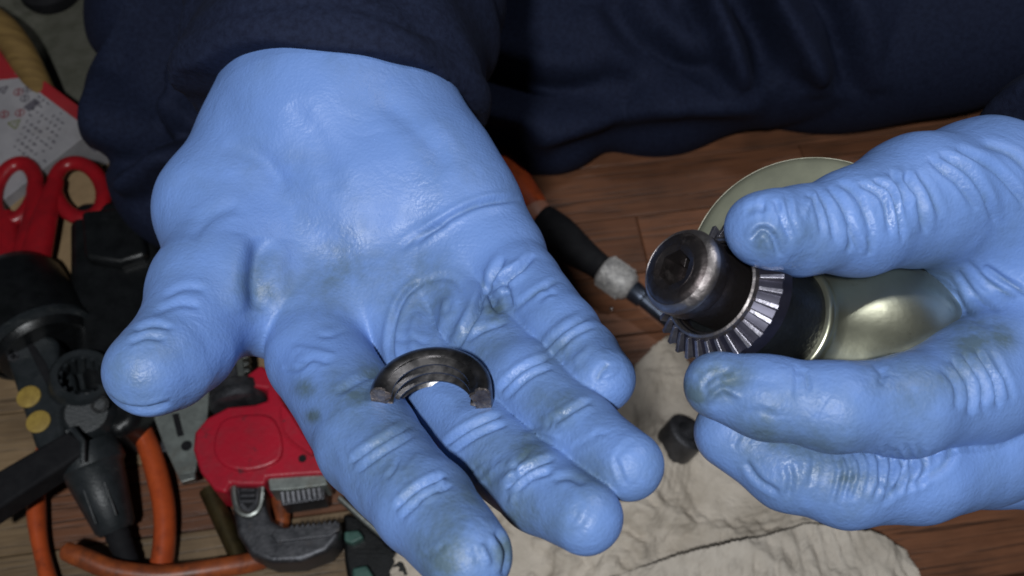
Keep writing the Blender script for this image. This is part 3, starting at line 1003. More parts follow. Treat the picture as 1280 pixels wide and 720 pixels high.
AX2 = camdir(.30, -.10, .95)
S0 = P(1012, 346, 28.6)
sh = MB()
Rs = 150 * 28.6 / FPX
sh.lathe(S0, AX2, [(-1.15, 0), (-1.10, .8), (-.95, 1.6), (-.70, 2.4), (-.42, Rs - .42), (-.36, Rs - .20), (-.26, Rs - .06), (-.12, Rs), (.35, Rs), (.45, Rs - .08), (2.6, Rs - .35), (3.4, Rs - 1.2), (3.4, 0)], 96)
obj('rear_housing', sh, M['plate'], drill, sharp=50)
sr = MB(); sr.lathe(S0, AX2, [(-.05, Rs - .02), (-.05, Rs + .035), (.10, Rs + .05), (.26, Rs + .035), (.26, Rs - .02)], 96, closed=True)
obj('housing_seam', sr, M['plate_edge'], drill)

# ------------------------------------------------------------------ threaded half ring lying in the palm
bvh = BVHTree.FromPolygons([tuple(x) for x in rv], [tuple(x) for x in rq])


def on_glove(px, py):
    r = ray(px, py)
    hit = bvh.ray_cast(Vector(CO), Vector(r / np.linalg.norm(r)))
    return np.array(hit[0]) if hit[0] is not None else P(px, py, 25)


RC = on_glove(545, 510)
RA = camdir(-.05, .79, -.61)                       # ring axis, standing off the palm
RX = camdir(1, -.10, 0); RX = RX - RA * (RX @ RA); RX /= np.linalg.norm(RX)
RY = np.cross(RA, RX)
if RY @ UP < 0:
    RY = -RY
HT = 1.0
dR = (RC - CO) @ FW
Ro, Ri = 74 * dR / FPX, 51 * dR / FPX
prof = [(0.0, Ri + .02)]
nth = 3
for k in range(nth):
    z0 = .10 + k * (HT - .2) / nth
    st = (HT - .2) / nth
    prof += [(z0, Ri + .10), (z0 + st * .12, Ri + .10), (z0 + st * .48, Ri - .07), (z0 + st * .62, Ri - .07), (z0 + st * .97, Ri + .10)]
prof += [(HT - .05, Ri + .07), (HT, Ri + .16), (HT, Ro - .14), (HT - .07, Ro - .04), (HT - .15, Ro), (.08, Ro), (0, Ro - .08)]
ringo = thing('half_ring', RC, 'broken dark half ring with inside screw thread, lying on the open palm', 'ring')
rb = MB(); NA = 56
C0 = RC + RY * (-.30) + RA * .03
V = []; m = len(prof)
for i in range(NA + 1):
    an = math.radians(-4 + 188 * i / NA)
    jag = 0
    rr = math.cos(an) * RX + math.sin(an) * RY
    for (t, r) in prof:
        V.append(C0 + RA * (t + .035 * math.sin(an)) + rr * r)
Q = []
for i in range(NA):
    for j in range(m):
        Q.append((i * m + j, i * m + (j + 1) % m, (i + 1) * m + (j + 1) % m, (i + 1) * m + j))
rb.add(V, Q)
o = obj('ring_body', rb, M['ring_steel'], ringo, sharp=38)
for end in (0, NA):
    cf = MB()
    base = [np.array(V[end * m + j]) for j in range(m)]
    tdir = np.cross(RA, np.array(V[end * m + m // 2]) - C0); tdir /= np.linalg.norm(tdir)
    if end == 0:
        tdir = -tdir
    cen = sum(base) / m
    if (cen + tdir - C0) @ RY > (cen - C0) @ RY:
        tdir = -tdir
    far = [b + tdir * (.02 + .11 * random.random()) + (cen - b) * .04 for b in base]
    n0 = len(base)
    cf.add(base + far + [cen + tdir * .11], [(j, (j + 1) % n0, n0 + (j + 1) % n0, n0 + j) for j in range(n0)] + [(n0 + j, n0 + (j + 1) % n0, 2 * n0) for j in range(n0)], False)
    obj('broken_end', cf, M['ring_cut'], ringo, sharp=20)

# ------------------------------------------------------------------ things lying on the floor
def outline(pts, z):
    return [F(x, y, z) for x, y in pts]


DN = np.array([0, 0, -1.0])
UPZ = np.array([0, 0, 1.0])


def slab(name, pts, ztop, thick, material, parent, bevel=.1, segs=3, sharp=35, base=None, smoothen=0, label=None):
    if smoothen:
        pts = [tuple(q[:2]) for q in catmull([(*p, 0) for p in pts], smoothen, True)]
    b = MB(); b.prism(outline(pts, ztop), DN * thick)
    return obj(name, b, material, parent, base=base, bevel=bevel, segs=segs, sharp=sharp, label=label)


# --- red pipe wrench
wr = thing('pipe_wrench', F(320, 560, 0), 'red pipe wrench with toothed black jaws below the open glove', 'wrench')
hp = [(344, 470), (352, 500), (384, 536), (402, 566), (409, 592), (372, 594), (333, 597), (331, 606), (300, 606), (288, 604), (283, 616), (268, 613), (250, 590), (241, 562), (243, 540), (258, 522), (285, 508), (318, 505), (334, 500), (333, 486), (307, 482), (308, 468), (326, 455)]
b = MB(); b.prism(outline(hp, 3.0), DN * 2.6)
wb = obj('wrench_housing', b, M['red_paint'], wr, bevel=.42, segs=5)
slab('raised_panel', [(275, 528), (300, 518), (338, 520), (352, 548), (348, 575), (312, 588), (280, 582), (266, 560)], 3.22, .5, M['red_paint'], wb, bevel=.18, segs=4, smoothen=4)
slab('web_rib', [(352, 505), (372, 532), (392, 566), (380, 562), (356, 540)], 3.3, .5, M['red_paint'], wb, bevel=.12, segs=3, smoothen=3)
b = MB(); c = F(378, 573, 3.03); b.lathe(c - UPZ * .08, UPZ, [(0, .0), (0, .20), (.10, .20), (.10, .0)], 20)
obj('pin_hole', b, M['black_rubber'], wb)
# knurled adjusting nut (a drum lying across) and the toothed rack through it
n0, n1 = F(262, 505, 2.2), F(338, 490, 2.2)
ax = (n1 - n0) / np.linalg.norm(n1 - n0)
along = np.cross(UPZ, ax); along /= np.linalg.norm(along)
cN = F(298, 497, 2.0)
b = MB(); b.lathe(cN - along * .62, along, [(0, 0), (0, 1.30), (.12, 1.48), (.42, 1.52), (.46, 1.42), (.62, 1.42), (.66, 1.52), (1.1, 1.48), (1.22, 1.32), (1.22, 0)], 40)
obj('knurled_nut', b, M['dark_steel'], wr)
pts = [(268, 486), (270, 446), (276, 438), (296, 436), (303, 444), (308, 484)]
slab('rack_bar', pts, 2.5, 1.0, M['steel'], wr, bevel=.06, segs=2)
slab('rack_web', [(277, 482), (280, 452), (294, 450), (299, 482)], 2.62, .4, M['dark_steel'], wr, bevel=.08)
for k in range(5):
    y = 446 + k * 8.5
    for x, s in ((267.5 - .2 * k, -1), (305 + .5 * k, 1)):
        p0 = F(x, y, 2.45); p1 = F(x + 7 * s, y - 1, 2.45)
        d = p1 - p0; d /= np.linalg.norm(d); e = np.cross(UPZ, d)
        b = MB(); b.prism([p0 - d * .1 + e * .14, p0 - d * .1 - e * .14, p0 + d * .24 - e * .05, p0 + d * .24 + e * .05], DN * .8)
        obj('rack_tooth', b, M['steel'], wr, bevel=.02, segs=1)
# heel jaw with its own teeth
slab('heel_jaw', [(334, 592), (406, 586), (409, 606), (362, 612), (337, 613)], 2.75, 1.7, M['steel_flat'], wr, bevel=.07)
slab('jaw_block', [(344, 600), (404, 596), (406, 624), (352, 632)], 2.2, 1.4, M['dark_steel'], wr, bevel=.07)
for k in range(8):
    x = 352 + k * 6.6
    p0 = F(x, 609, 2.55); p1 = F(x + 2.5, 629 - k * .7, 2.25)
    d = p1 - p0; L = np.linalg.norm(d); d /= L; e = np.cross(UPZ, d); e /= np.linalg.norm(e)
    b = MB(); b.prism([p0 + e * .09, p0 - e * .09, p1 - e * .07, p1 + e * .07], DN * .7 + e * .05)
    obj('jaw_tooth', b, M['dark_steel'], wr, bevel=.02, segs=1)
# hook jaw
hk = [(287, 600), (330, 600), (331, 630), (338, 650), (352, 657), (366, 662), (424, 654), (424, 672), (408, 690), (376, 702), (340, 704), (312, 694), (296, 668), (290, 636)]
b = MB(); b.prism(outline(hk, 2.5), DN * 2.1)
hj = obj('hook_jaw', b, M['dark_steel'], wr, bevel=.3, segs=4)
slab('jaw_face', [(338, 668), (346, 660), (366, 659), (424, 652), (425, 662), (412, 670), (378, 674), (346, 678)], 2.66, .8, M['dark_steel'], hj, bevel=.06)
for k in range(9):
    x = 364 + k * 6.8; y = 659 - k * .75
    p = F(x, y, 2.7)
    b = MB(); b.prism([p + np.array([-.11, -.05, 0]), p + np.array([.11, -.05, 0]), p + np.array([.05, .16, 0])], DN * .8)
    obj('jaw_tooth', b, M['dark_steel'], hj, bevel=.015, segs=1)
loop = [tuple(q) for q in catmull([(*p, 0) for p in [(292, 602), (293, 622), (298, 638), (310, 644), (322, 638), (327, 622), (327, 602)]], 5)]
b = MB(); b.tube([F(x, y, 2.58) for x, y, _ in loop], .16, 8)
obj('slot_rim', b, M['steel'], hj)
slab('slot', [(298, 602), (299, 624), (310, 636), (320, 624), (321, 602)], 2.54, .3, M['black_rubber'], hj, bevel=.02)
for k in range(4):
    y = 606 + k * 7
    b = MB(); b.box(F(310, y, 2.52), (.34, 0, 0), (0.05, .07, 0), (0, 0, .1))
    obj('rack_tooth', b, M['dark_steel'], hj, bevel=.02, segs=1)
b = MB(); b.tube([F(262, 612, .5), F(278, 650, .5), F(300, 700, .5)], [.55, .5, .45], 12)  # rod shape added in place of a shaded strip of wood
tag(obj('brass_rod', b, M['brass'], base=F(278, 650, 0)), 'dull brass rod on the planks at the left edge of the red wrench', 'rod')
bpy.data.objects['brass_rod'].data.transform(Matrix.Translation((0, 0, 0)))

# --- grey slotted steel plate between the thumb and the wrench
gp = thing('steel_plate', F(230, 550, 0), 'grey steel plate with a dark slot, between thumb tip and red wrench', 'plate')
slab('plate_body', [(186, 505), (262, 486), (258, 530), (250, 560), (243, 594), (225, 601), (206, 560)], 1.6, .35, M['steel_flat'], gp, bevel=.05)
slab('bent_lip', [(222, 595), (244, 590), (244, 598), (226, 603)], 1.72, .5, M['steel'], gp, bevel=.05)
slab('slot', [(215, 518), (223, 516), (230, 544), (222, 546)], 1.625, .2, M['black_rubber'], gp, bevel=.01)
b = MB(); c = F(233, 557, 1.63); b.lathe(c - UPZ * .15, UPZ, [(0, 0), (0, .30), (.15, .28), (.15, 0)], 20)
obj('rivet', b, M['black_rubber'], gp)
b = MB(); b.box(F(226, 545, .7), (.8, 0, 0), (0, 1.1, 0), (0, 0, .62)); obj('spacer', b, M['dark_steel'], gp, bevel=.08)

# --- orange gripped pliers (loop of two handles) and a third orange handle crossing them
pl = thing('pliers', F(125, 600, 0), 'long pliers with two orange dipped handles spreading under the charcoal tool', 'pliers')
h1 = catmull([F(70, 500, 1.2), F(56, 560, 1.1), F(46, 615, 1.0), (F(48, 668, .9)), F(62, 730, .8), F(80, 790, .8)], 8)
b = MB(); b.tube(h1, [.42 + .04 * math.sin(i * .4) for i in range(len(h1))], 16, flat=(UPZ, 1.15)); obj('handle', b, M['orange'], pl)
h2 = catmull([F(150, 490, 1.6), F(178, 540, 1.5), F(196, 590, 1.3), F(206, 645, 1.2), F(202, 705, 1.0), F(184, 780, .9)], 8)
b = MB(); b.tube(h2, [.56 - .02 * math.sin(i * .3) for i in range(len(h2))], 16, flat=(UPZ, 1.15)); obj('handle', b, M['orange'], pl)
b = MB(); b.prism([F(66, 510, 1.5), F(150, 500, 1.9), F(160, 440, 1.6), F(110, 410, 1.4), F(70, 440, 1.4)], DN * 1.0); obj('plier_head', b, M['dark_steel'], pl, bevel=.15)
p3 = thing('pliers', F(240, 712, 0), 'worn orange pliers handle crossing the bottom edge towards the black hook jaw', 'pliers')
h3 = catmull([F(78, 687, 2.3), F(104, 697, 2.3), F(142, 712, 2.1), (F(200, 719, 1.8)), F(262, 712, 1.4), F(318, 702, .9), F(352, 690, .6)], 8)
r3 = [.40 + .10 * min(1, i / 6) for i in range(len(h3))]; r3[0] = .2; r3[1] = .33
b = MB(); b.tube(h3, r3, 16); obj('handle', b, M['orange_dirty'], p3)
h4 = catmull([F(346, 600, .6), F(352, 640, .6), F(348, 668, .6), F(352, 690, .6)], 6)
b = MB(); b.tube(h4, .48, 14); obj('handle', b, M['orange_dirty'], p3)

# --- charcoal corded tool with yellow buttons
tl = thing('power_tool', F(90, 480, 0), 'black corded power tool with two yellow buttons on its charcoal grip', 'tool')
a0 = F(14, 352, 3.2); a1 = F(58, 440, 3.2)
d = (a1 - a0) / np.linalg.norm(a1 - a0)
L = np.linalg.norm(a1 - a0)
b = MB(); b.lathe(a0, d, [(-.5, 0), (-.5, 1.6), (-.1, 2.3), (.6, 2.65), (L * .5, 2.75), (L * .86, 2.75), (L * .9, 2.5), (L, 2.3), (L, 0)], 40); obj('motor_barrel', b, M['black_plastic'], tl)
b = MB(); b.lathe(a0 + d * (L * .84), d, [(0, 2.6), (.0, 2.82), (.35, 2.86), (.5, 2.6)], 40, closed=True); obj('barrel_seam', b, M['char_plastic'], tl)
grip = [(8, 428), (26, 414), (50, 412), (72, 424), (72, 470), (78, 520), (82, 556), (72, 576), (56, 580), (42, 556), (24, 500), (8, 452)]
b = MB(); b.prism(outline(grip, 4.4), DN * 3.6); gpo = obj('grip', b, M['char_plastic'], tl, bevel=.5, segs=4)
slab('grip_recess', [(29, 424), (38, 424), (58, 455), (70, 490), (66, 496), (48, 462)], 4.46, .3, M['black_rubber'], gpo, bevel=.05)
slab('grip_spine', [(46, 416), (68, 424), (92, 470), (104, 530), (96, 552), (78, 520), (66, 468)], 4.0, 2.6, M['char_plastic'], tl, bevel=.35, segs=4)
for x, y in ((36, 496), (48, 527)):
    c = F(x, y, 4.40)
    b = MB(); b.lathe(c, UPZ, [(0, .60), (.06, .58), (.09, .50), (.09, 0)], 28)
    obj('button', b, M['yellow'], gpo)
b = MB(); c = F(17, 446, 4.40); b.lathe(c, UPZ, [(0, .30), (.05, .28), (.05, .15), (-.05, .14), (-.05, 0)], 20); obj('screw', b, M['dark_steel'], gpo)
b = MB(); b.box(F(17, 446, 4.47), (.2, 0, 0), (0, .04, 0), (0, 0, .02)); obj('screw_slot', b, M['black_rubber'], gpo)
body = [(92, 250), (150, 246), (190, 268), (204, 330), (196, 400), (188, 470), (170, 530), (140, 548), (110, 520), (92, 440), (84, 350), (84, 280)]
b = MB(); b.prism(outline(body, 3.6), DN * 3.2); obj('body_shell', b, M['black_plastic'], tl, bevel=.7, segs=5)
b = MB(); b.prism(outline([(100, 262), (150, 258), (176, 276), (184, 318), (150, 330), (104, 322)], 4.3), DN * 1.4); obj('top_cap', b, M['black_plastic'], tl, bevel=.35, segs=4)
# open socket facing up
cS = F(103, 468, 4.9)
sdir = F(103, 468, 4.9) - F(106, 500, 2.2); sdir = sdir / np.linalg.norm(sdir)
b = MB(); b.lathe(cS - sdir * 3.4, sdir, [(0, 1.75), (2.2, 1.75), (2.5, 1.62), (3.2, 1.58), (3.4, 1.45), (3.4, 1.15), (3.3, 1.10), (1.6, 1.02), (1.6, 0), (0, 0)], 48); so = obj('socket', b, M['char_plastic'], tl)
for k in range(14):
    an = 2 * math.pi * k / 14
    qv = np.array([1.0, 0, 0]); f1 = qv - sdir * (qv @ sdir); f1 /= np.linalg.norm(f1); f2 = np.cross(sdir, f1)
    r = math.cos(an) * f1 + math.sin(an) * f2; t_ = np.cross(sdir, r)
    b = MB(); b.box(cS - sdir * .9 + r * 1.05, r * .09, t_ * .09, sdir * .75); obj('socket_rib', b, M['char_plastic'], so)
b = MB(); b.lathe(F(112, 520, 3.6), camdir(.2, .3, -.9), [(0, 1.4), (.5, 1.3), (.9, 1.0), (.9, 0)], 30); obj('boss', b, M['char_plastic'], tl)
b = MB(); b.lathe(F(128, 508, 4.0), camdir(.1, .3, -.9), [(0, .5), (.5, .45), (.5, .26), (.2, .24), (.2, 0)], 24); obj('screw_post', b, M['black_plastic'], tl)
# strap / flat lever reaching to the left edge
b = MB(); b.prism([F(-30, 604, 4.6), F(84, 538, 4.6), F(102, 548, 4.6), (F(104, 566, 4.6)), F(-30, 654, 4.6)], DN * 1.5); obj('side_lever', b, M['black_rubber'], tl, bevel=.2, segs=3)
b = MB(); b.tube([F(84, 540, 4.9), F(91, 536, 4.95), F(104, 552, 4.9), F(104, 578, 4.6)], .16, 8); obj('clip', b, M['char_plastic'], tl)
# tapering cord nozzle
c0, c1 = F(112, 572, 2.9), F(146, 664, 1.6)
d = (c1 - c0) / np.linalg.norm(c1 - c0); L = np.linalg.norm(c1 - c0)
b = MB(); b.lathe(c0, d, [(-.6, 0), (-.6, 1.5), (0, 1.62), (.5, 1.62), (.7, 1.45), (L * .55, 1.22), (L - .25, .98), (L - .1, .86), (L, .82), (L, 0)], 40); nz = obj('cord_nozzle', b, M['char_plastic'], tl)
for sgn in (-1, 1):
    sd = np.cross(d, UPZ); sd /= np.linalg.norm(sd)
    b = MB(); b.box(c0 + d * L * .5 + sd * .5 * sgn + np.cross(sd, d) * 1.12, d * L * .34, sd * .04, np.cross(sd, d) * .09); obj('nozzle_rib', b, M['char_plastic'], nz, bevel=.03)
bt = catmull([c1 - d * .3, F(154, 686, 1.3), F(166, 716, 1.0), F(182, 760, .8)], 6)
b = MB(); b.tube(bt, [.62 + .05 * (i % 2) - .012 * i for i in range(len(bt))], 16); obj('cord_boot', b, M['black_rubber'], tl)

# --- red handled scissors
cb = MB(); cb.prism(outline([(-90, 188), (128, 205), (150, 300), (120, 380), (-90, 380)], 2.4), DN * 2.4)
cbt = tag(obj('cardboard_box', cb, M['card_tan'], base=F(40, 280, 0), bevel=.08), 'flat tan cardboard box under the red scissors', 'box')
ss = thing('scissors', F(45, 260, 2.4), 'scissors with bright red plastic finger loops on tan cardboard', 'scissors')


def loop_ring(cx, cy, rx, ry, rot, z, r, n=36):
    out = []
    for i in range(n):
        a = 2 * math.pi * i / n
        x, y = rx * math.cos(a), ry * math.sin(a)
        out.append(F(cx + x * math.cos(rot) - y * math.sin(rot), cy + x * math.sin(rot) + y * math.cos(rot), z))
    b = MB(); b.tube(out, r, 14, closed=True, flat=(UPZ, .85))
    return b


ba = loop_ring(19, 240, 24, 37, .35, 3.3, .48)
ba.tube(catmull([F(44, 232, 3.4), F(46, 262, 3.45), F(38, 300, 3.4), F(28, 345, 3.2)], 6), [.5 + .03 * i for i in range(19)], 14, flat=(UPZ, .7))
ba.tube(catmull([F(6, 268, 3.3), F(10, 300, 3.3), F(20, 345, 3.2)], 6), [.55 + .03 * i for i in range(13)], 12, flat=(UPZ, .7))
obj('handle', ba, M['red_plastic'], ss)
bb = loop_ring(99, 238, 29, 36, -.5, 3.3, .46)
bb.tube(catmull([F(70, 226, 3.4), F(62, 250, 3.5), F(52, 285, 3.6), F(38, 345, 3.4)], 6), [.46 + .03 * i for i in range(19)], 14, flat=(UPZ, .7))
obj('handle', bb, M['red_plastic'], ss)
for x0, y0, x1, y1 in ((30, 340, 44, 420), (36, 340, 26, 420)):
    b = MB(); p0, p1 = F(x0, y0, 3.2), F(x1, y1, 2.8); d = p1 - p0; e = np.cross(UPZ, d); e /= np.linalg.norm(e)
    b.prism([p0 + e * .5, p0 - e * .5, p1 - e * .1, p1 + e * .1], DN * .2); obj('blade', b, M['steel'], ss, bevel=.03)

# --- red and white carton with warning print
ct = thing('carton', F(40, 130, 0), 'white carton with red edges and small warning symbols, behind the scissors', 'carton')
ZB = 3.2
A, B = F(-120, -28, ZB), F(126, 154, ZB)
u = (B - A) / np.linalg.norm(B - A); vdir = np.cross(u, UPZ)
if (vdir @ np.array([0, 1, 0])) > 0:
    vdir = -vdir
W_ = 9.0
b = MB(); b.prism([A, B, B + vdir * W_, A + vdir * W_], DN * ZB)
ctb = obj('carton_body', b, M['card_white'], ct, bevel=.06)
b = MB(); o_ = UPZ * .012
b.prism([A + o_ - vdir * .0, B + o_, B + vdir * .75 + o_, A + vdir * .75 + o_], DN * .01); obj('red_band', b, M['card_red'], ctb)
b = MB(); s0 = A - vdir * .05
b.box((A + B) / 2 - vdir * .02 + DN * (ZB * .5), u * (np.linalg.norm(B - A) / 2 - .01), vdir * .03, UPZ * (ZB / 2 - .05)); obj('red_side', b, M['card_red'], ctb)
b = MB(); b.box((A + B) / 2 - vdir * .055 + DN * .35, u * (np.linalg.norm(B - A) / 2 - .01), vdir * .012, UPZ * .14); obj('tan_edge', b, M['card_tan'], ctb)


def onbox(px, py, dz=.02):
    return F(px, py, ZB + dz)


b = MB(); b.prism([onbox(-40, 40), onbox(2, 66), onbox(30, 92), onbox(26, 97), onbox(-40, 104)], DN * .012); obj('red_corner', b, M['card_red'], ctb)
b = MB(); b.prism([onbox(18, 80, .03), onbox(22, 78, .03), onbox(28, 88, .03), onbox(26, 96, .03), onbox(19, 92, .03)], DN * .012); obj('white_arrow', b, M['card_white'], ctb)
b = MB(); b.prism([onbox(31, 89, .04), onbox(46, 101, .04), onbox(42, 108, .04), onbox(29, 99, .04)], DN * .012); obj('white_tab', b, M['card_white'], ctb)
b = MB(); b.prism([onbox(34, 95, .055), onbox(42, 101, .055), onbox(40, 104, .055), onbox(33, 99, .055)], DN * .01); obj('tab_mark', b, M['ink'], ctb)


def ringmark(px, py, r, m, slash=True):
    c = onbox(px, py, .025)
    b = MB(); b.lathe(c, UPZ, [(0, r), (.012, r), (.012, r * .78), (0, r * .78)], 24, closed=True)
    if slash:
        b.box(c + UPZ * .006, (u + vdir) * r * .6, (u - vdir) * .035, UPZ * .006)
    obj('prohibition_mark', b, m, ctb)


for px, py, r, m in ((23, 115, .30, 'ink_red'), (34, 112, .26, 'ink'), (31, 123, .28, 'ink'), (25, 141, .30, 'ink_red'), (5, 143, .30, 'ink_red'), (119, 174, .28, 'ink')):
    ringmark(px, py, r, M[m])
for px, py, r in ((18, 155, .42), (4, 112, .34), (118, 184, .34)):
    c = onbox(px, py, .025)
    b = MB()
    for k in range(3):
        a0_, a1_ = math.pi / 2 + k * 2.094, math.pi / 2 + (k + 1) * 2.094
        p0 = c + r * (u * math.cos(a0_) - vdir * math.sin(a0_)); p1 = c + r * (u * math.cos(a1_) - vdir * math.sin(a1_))
        d = (p1 - p0) / 2; b.box((p0 + p1) / 2 + UPZ * .006, d, np.cross(UPZ, d) / np.linalg.norm(d) * .045, UPZ * .006)
    b.box(c + UPZ * .006, u * .03, vdir * .12, UPZ * .006)
    obj('warning_triangle', b, M['ink_green' if px == 18 else 'ink'], ctb)
b = MB(); c = onbox(40, 131, .025); b.box(c, u * .28, vdir * .45, UPZ * .006); obj('picture_mark', b, M['ink'], ctb)
b = MB()
for row in range(9):
    for k in range(7):
        c = onbox(60, 132, .025) + vdir * (row * .42 - .1) + u * (k * .42 - 1.0 + row * .25)
        if random.random() < .8:
            b.box(c, u * random.uniform(.05, .16), vdir * .05, UPZ * .006)
            if random.random() < .6:
                b.box(c + UPZ * .003, u * .025, vdir * .12, UPZ * .006)
tx = obj('print_lines', b, M['ink'], ctb); tx['kind'] = 'stuff'

# --- tan curved handle, grey mat, black block in the far corner
gmt = MB(); gmt.prism(outline([(-160, -90), (330, -90), (250, 190), (60, 170), (-160, 90)], .35), DN * .34)
tag(obj('mat', gmt, M['mat'], base=F(80, 40, 0), bevel=.08), 'grey olive mat behind the carton at the far left', 'mat')
hb = catmull([F(-30, 14, 3.4), F(2, 36, 3.4), F(20, 58, 3.2), F(36, 86, 2.8), F(52, 118, 2.4), F(70, 150, 2.0)], 8)
b = MB(); b.tube(hb, [1.05 - .004 * i for i in range(len(hb))], 18)
tag(obj('wooden_handle', b, M['tan_handle'], base=F(20, 60, 0)), 'curved tan wooden handle lying just behind the carton', 'handle')
b = MB(); b.lathe(F(67, -6, .35), UPZ, [(0, 0), (0, 1.9), (.4, 2.1), (1.0, 2.05), (1.3, 1.7), (1.35, 0)], 36)
tag(obj('rubber_foot', b, M['black_rubber'], base=F(67, -6, .35)), 'round black rubber block on the grey mat at the top left', 'block')

# --- orange handled tool behind the open hand
ot = thing('hand_tool', F(720, 290, 0), 'orange handled tool with black shaft and pale knurled collar beside the open glove', 'tool')
ax0, ax1 = F(610, 196, 2.0), F(674, 280, 2.0)
d = (ax1 - ax0) / np.linalg.norm(ax1 - ax0); L = np.linalg.norm(ax1 - ax0)
b = MB(); b.lathe(ax0, d, [(0, 0), (0, .9), (.5, 1.25), (L * .5, 1.35), (L * .8, 1.2), (L, 1.0), (L, 0)], 32); obj('handle', b, M['orange'], ot)
b = MB(); b.lathe(ax0 + d * (L * .86), d, [(0, .9), (0, 1.16), (.6, 1.08), (.9, .95), (.9, .5)], 32); obj('ferrule', b, mat('salmon_plastic', (.45, .20, .13), .5), ot)
s0, s1, s2, s3 = ax1 - d * .1, F(752, 335, 1.6), F(790, 362, 1.4), F(856, 418, 1.0)
sp = catmull([s0, F(700, 296, 1.9), F(726, 316, 1.7), s1], 5)
b = MB(); b.tube(sp, [1.15, 1.22, 1.24, 1.24, 1.22, 1.2, 1.16, 1.1, 1.05, 1.0, .95, .9, .85, .8, .78, .75], 20); obj('shaft', b, M['black_rubber'], ot)
dk = (s2 - s1) / np.linalg.norm(s2 - s1); Lk = np.linalg.norm(s2 - s1)
b = MB(); b.lathe(s1, dk, [(0, .6), (.1, .86), (.3, .95), (Lk - .5, .95), (Lk - .2, .84), (Lk, .6)], 28); kn = obj('knurled_collar', b, M['knurl'], ot)
qv = UPZ - dk * (UPZ @ dk); qv /= np.linalg.norm(qv); q2 = np.cross(dk, qv)
kb = MB()
for i in range(20):
    for jj in range(6):
        an = 2 * math.pi * (i + .5 * (jj % 2)) / 20
        r = math.cos(an) * qv + math.sin(an) * q2
        kb.box(s1 + dk * (.35 + jj * (Lk - .9) / 5) + r * .96, r * .05, np.cross(dk, r) * .08, dk * .10)
k_ = obj('knurl_points', kb, M['knurl'], kn, bevel=0)
k_['kind'] = 'stuff'
dn = (s3 - s2) / np.linalg.norm(s3 - s2)
b = MB(); b.lathe(s2 - dn * .2, dn, [(0, .5), (.3, .62), (1.0, .56), (1.1, .45), (3.2, .42), (4.2, .30), (4.3, 0)], 24); obj('tip', b, M['neck'], ot)
b = MB(); b.lathe(F(764, 387, .3), UPZ, [(0, .10), (.10, .13), (.2, .09), (.22, 0)], 12); tag(obj('steel_ball', b, M['bright_steel'], base=F(764, 387, 0)), 'tiny shiny steel bead on the wood below the knurled collar', 'bead')


# --- crumpled paper
def tri(x):
    return np.abs((x % 1.0) * 2 - 1)


def crumple(p, seed, amp):
    r = np.random.default_rng(seed)
    h = np.zeros(len(p))
    w1 = np.stack([wob(np.c_[p, np.zeros(len(p))], .35, seed + 1), wob(np.c_[p, np.zeros(len(p))], .35, seed + 2)], 1) * 1.1
    q = p + w1
    for i, (f, a) in enumerate(((.10, .9), (.16, .6), (.27, .45), (.42, .26), (.6, .2), (.9, .14), (1.3, .13), (2.1, .085), (3.4, .05))):
        for k in range(2):
            th = r.random() * math.pi
            msk = .5 + .5 * wob(np.c_[p, np.zeros(len(p))], .3, seed + 10 * i + k)
            h += a * (tri(f * (q @ [math.cos(th), math.sin(th)]) + r.random()) ** 1.3 - .5) * np.clip(msk, 0.1, 1)
    return h * amp


def inside(p, poly):
    poly = np.array(poly); c = np.zeros(len(p), bool)
    j = len(poly) - 1
    for i in range(len(poly)):
        a, b = poly[i], poly[j]
        k = ((a[1] > p[:, 1]) != (b[1] > p[:, 1])) & (p[:, 0] < (b[0] - a[0]) * (p[:, 1] - a[1]) / (b[1] - a[1] + 1e-12) + a[0])
        c ^= k; j = i
    return c


def paper(name, pxpoly, z, amp, seed, material, label, lift=None, h=.11):
    poly = np.array([F(x, y, z)[:2] for x, y in pxpoly])
    lo, hi = poly.min(0) - .5, poly.max(0) + .5
    n = np.ceil((hi - lo) / h).astype(int)
    gx, gy = np.meshgrid(lo[0] + np.arange(n[0]) * h, lo[1] + np.arange(n[1]) * h, indexing='ij')
    p = np.c_[gx.ravel(), gy.ravel()]
    jig = np.stack([wob(np.c_[p, np.zeros(len(p))], 1.3, seed + 5), wob(np.c_[p, np.zeros(len(p))], 1.3, seed + 6)], 1) * .06
    ok = inside(p + jig, poly).reshape(n)
    zz = z + crumple(p, seed, amp) + .25
    if lift is not None:
        zz = zz + lift(p)
    zz = np.maximum(zz, .12 + .05 * wob(np.c_[p, np.zeros(len(p))], 1.0, seed + 8))
    V = np.c_[p, zz]
    idx = np.arange(n[0] * n[1]).reshape(n)
    f = np.stack([idx[:-1, :-1], idx[1:, :-1], idx[1:, 1:], idx[:-1, 1:]], -1)
    g = (ok[:-1, :-1] & ok[1:, :-1] & ok[1:, 1:] & ok[:-1, 1:])
    Q = f[g]
    used, inv = np.unique(Q.ravel(), return_inverse=True)
    b = MB(); b.v = [tuple(q) for q in V[used]]; b.f = [tuple(q) for q in inv.reshape(-1, 4)]; b.sm = [True] * len(b.f)
    c = F(*np.mean(pxpoly, 0), 0)
    o = obj(name, b, material, base=c, sharp=0)
    sol = o.modifiers.new('thickness', 'SOLIDIFY'); sol.thickness = .03 * CM; sol.offset = 1
    return tag(o, label, 'paper', 'crumpled brown paper on the floor')


s_a, s_b = F(838, 700, 1)[:2], F(1035, 650, 1)[:2]


def lift2(p):                                      # the near sheet's far edge stands up a little
    d, t = seg_dist(p, [s_a, s_b])
    return .45 * np.exp(-d / 1.5)


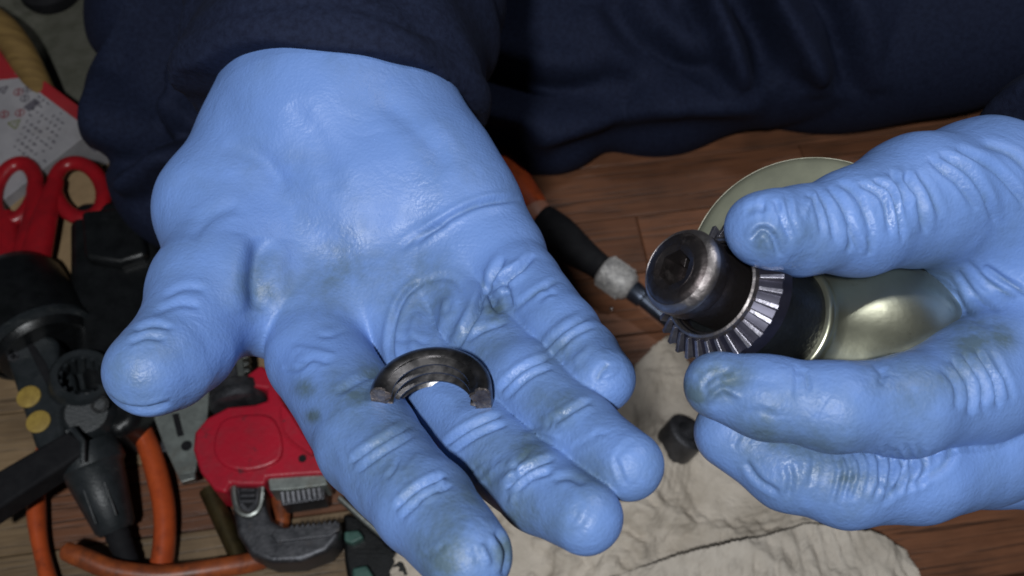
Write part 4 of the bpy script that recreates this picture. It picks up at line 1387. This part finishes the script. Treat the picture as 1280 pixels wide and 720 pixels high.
paper('crumpled_paper', [(792, 452), (815, 428), (838, 414), (858, 432), (872, 470), (900, 520), (960, 580), (1010, 640), (1046, 676), (980, 720), (900, 760), (760, 790), (600, 790), (470, 790), (455, 745), (500, 690), (520, 655), (600, 600), (760, 520)],
      .6, 1.6, 51, M['paper'], 'torn crumpled tan paper spread under the fingertips and drill')
paper('crumpled_paper', [(700, 745), (790, 712), (838, 698), (930, 676), (1000, 656), (1046, 660), (1090, 668), (1132, 690), (1154, 730), (1160, 800), (700, 800)],
      1.3, .85, 77, M['paper2'], 'paler crumpled paper overlapping the tan sheet at the bottom edge', lift2, .055)

# --- small dark cylinder on the paper, odd tools under the fingers
b = MB(); c = F(852, 548, 1.2); dd = camdir(.45, .65, -.6)
b.lathe(c - dd * .9, dd, [(0, 0), (0, 1.0), (.15, 1.12), (1.5, 1.12), (1.6, 1.0), (1.6, .62), (1.0, .58), (1.0, 0)], 32)
tag(obj('steel_nut', b, M['dark_steel'], base=F(852, 548, 0), sharp=40), 'small round dark steel nut on the tan paper below the drill fingers', 'nut')
b = MB(); b.tube([F(424, 622, 1.6), F(450, 646, 1.5), F(494, 684, 1.2)], [.16, .16, .14], 10)
tag(obj('steel_rod', b, M['steel'], base=F(455, 650, 0)), 'thin pale steel rod along the edge of the index finger', 'rod')
gt = thing('clamp', F(450, 680, 0), 'dark green and black clamp under the index finger beside the hook jaw', 'clamp')
slab('clamp_arm', [(428, 640), (448, 644), (500, 690), (520, 740), (440, 760), (430, 700)], 1.1, 1.0, M['black_plastic'], gt, bevel=.25)
slab('grip', [(430, 664), (448, 662), (455, 672), (440, 680), (430, 676)], 1.7, .7, M['green'], gt, bevel=.12)
slab('grip', [(440, 710), (458, 706), (468, 722), (460, 750), (440, 750)], 1.7, .7, M['green'], gt, bevel=.12)
b = MB(); b.lathe(F(492, 672, 1.4), UPZ, [(0, .6), (.5, .55), (.55, .3), (.55, 0)], 20); obj('knob', b, M['black_rubber'], gt)
bpy.context.view_layer.update()
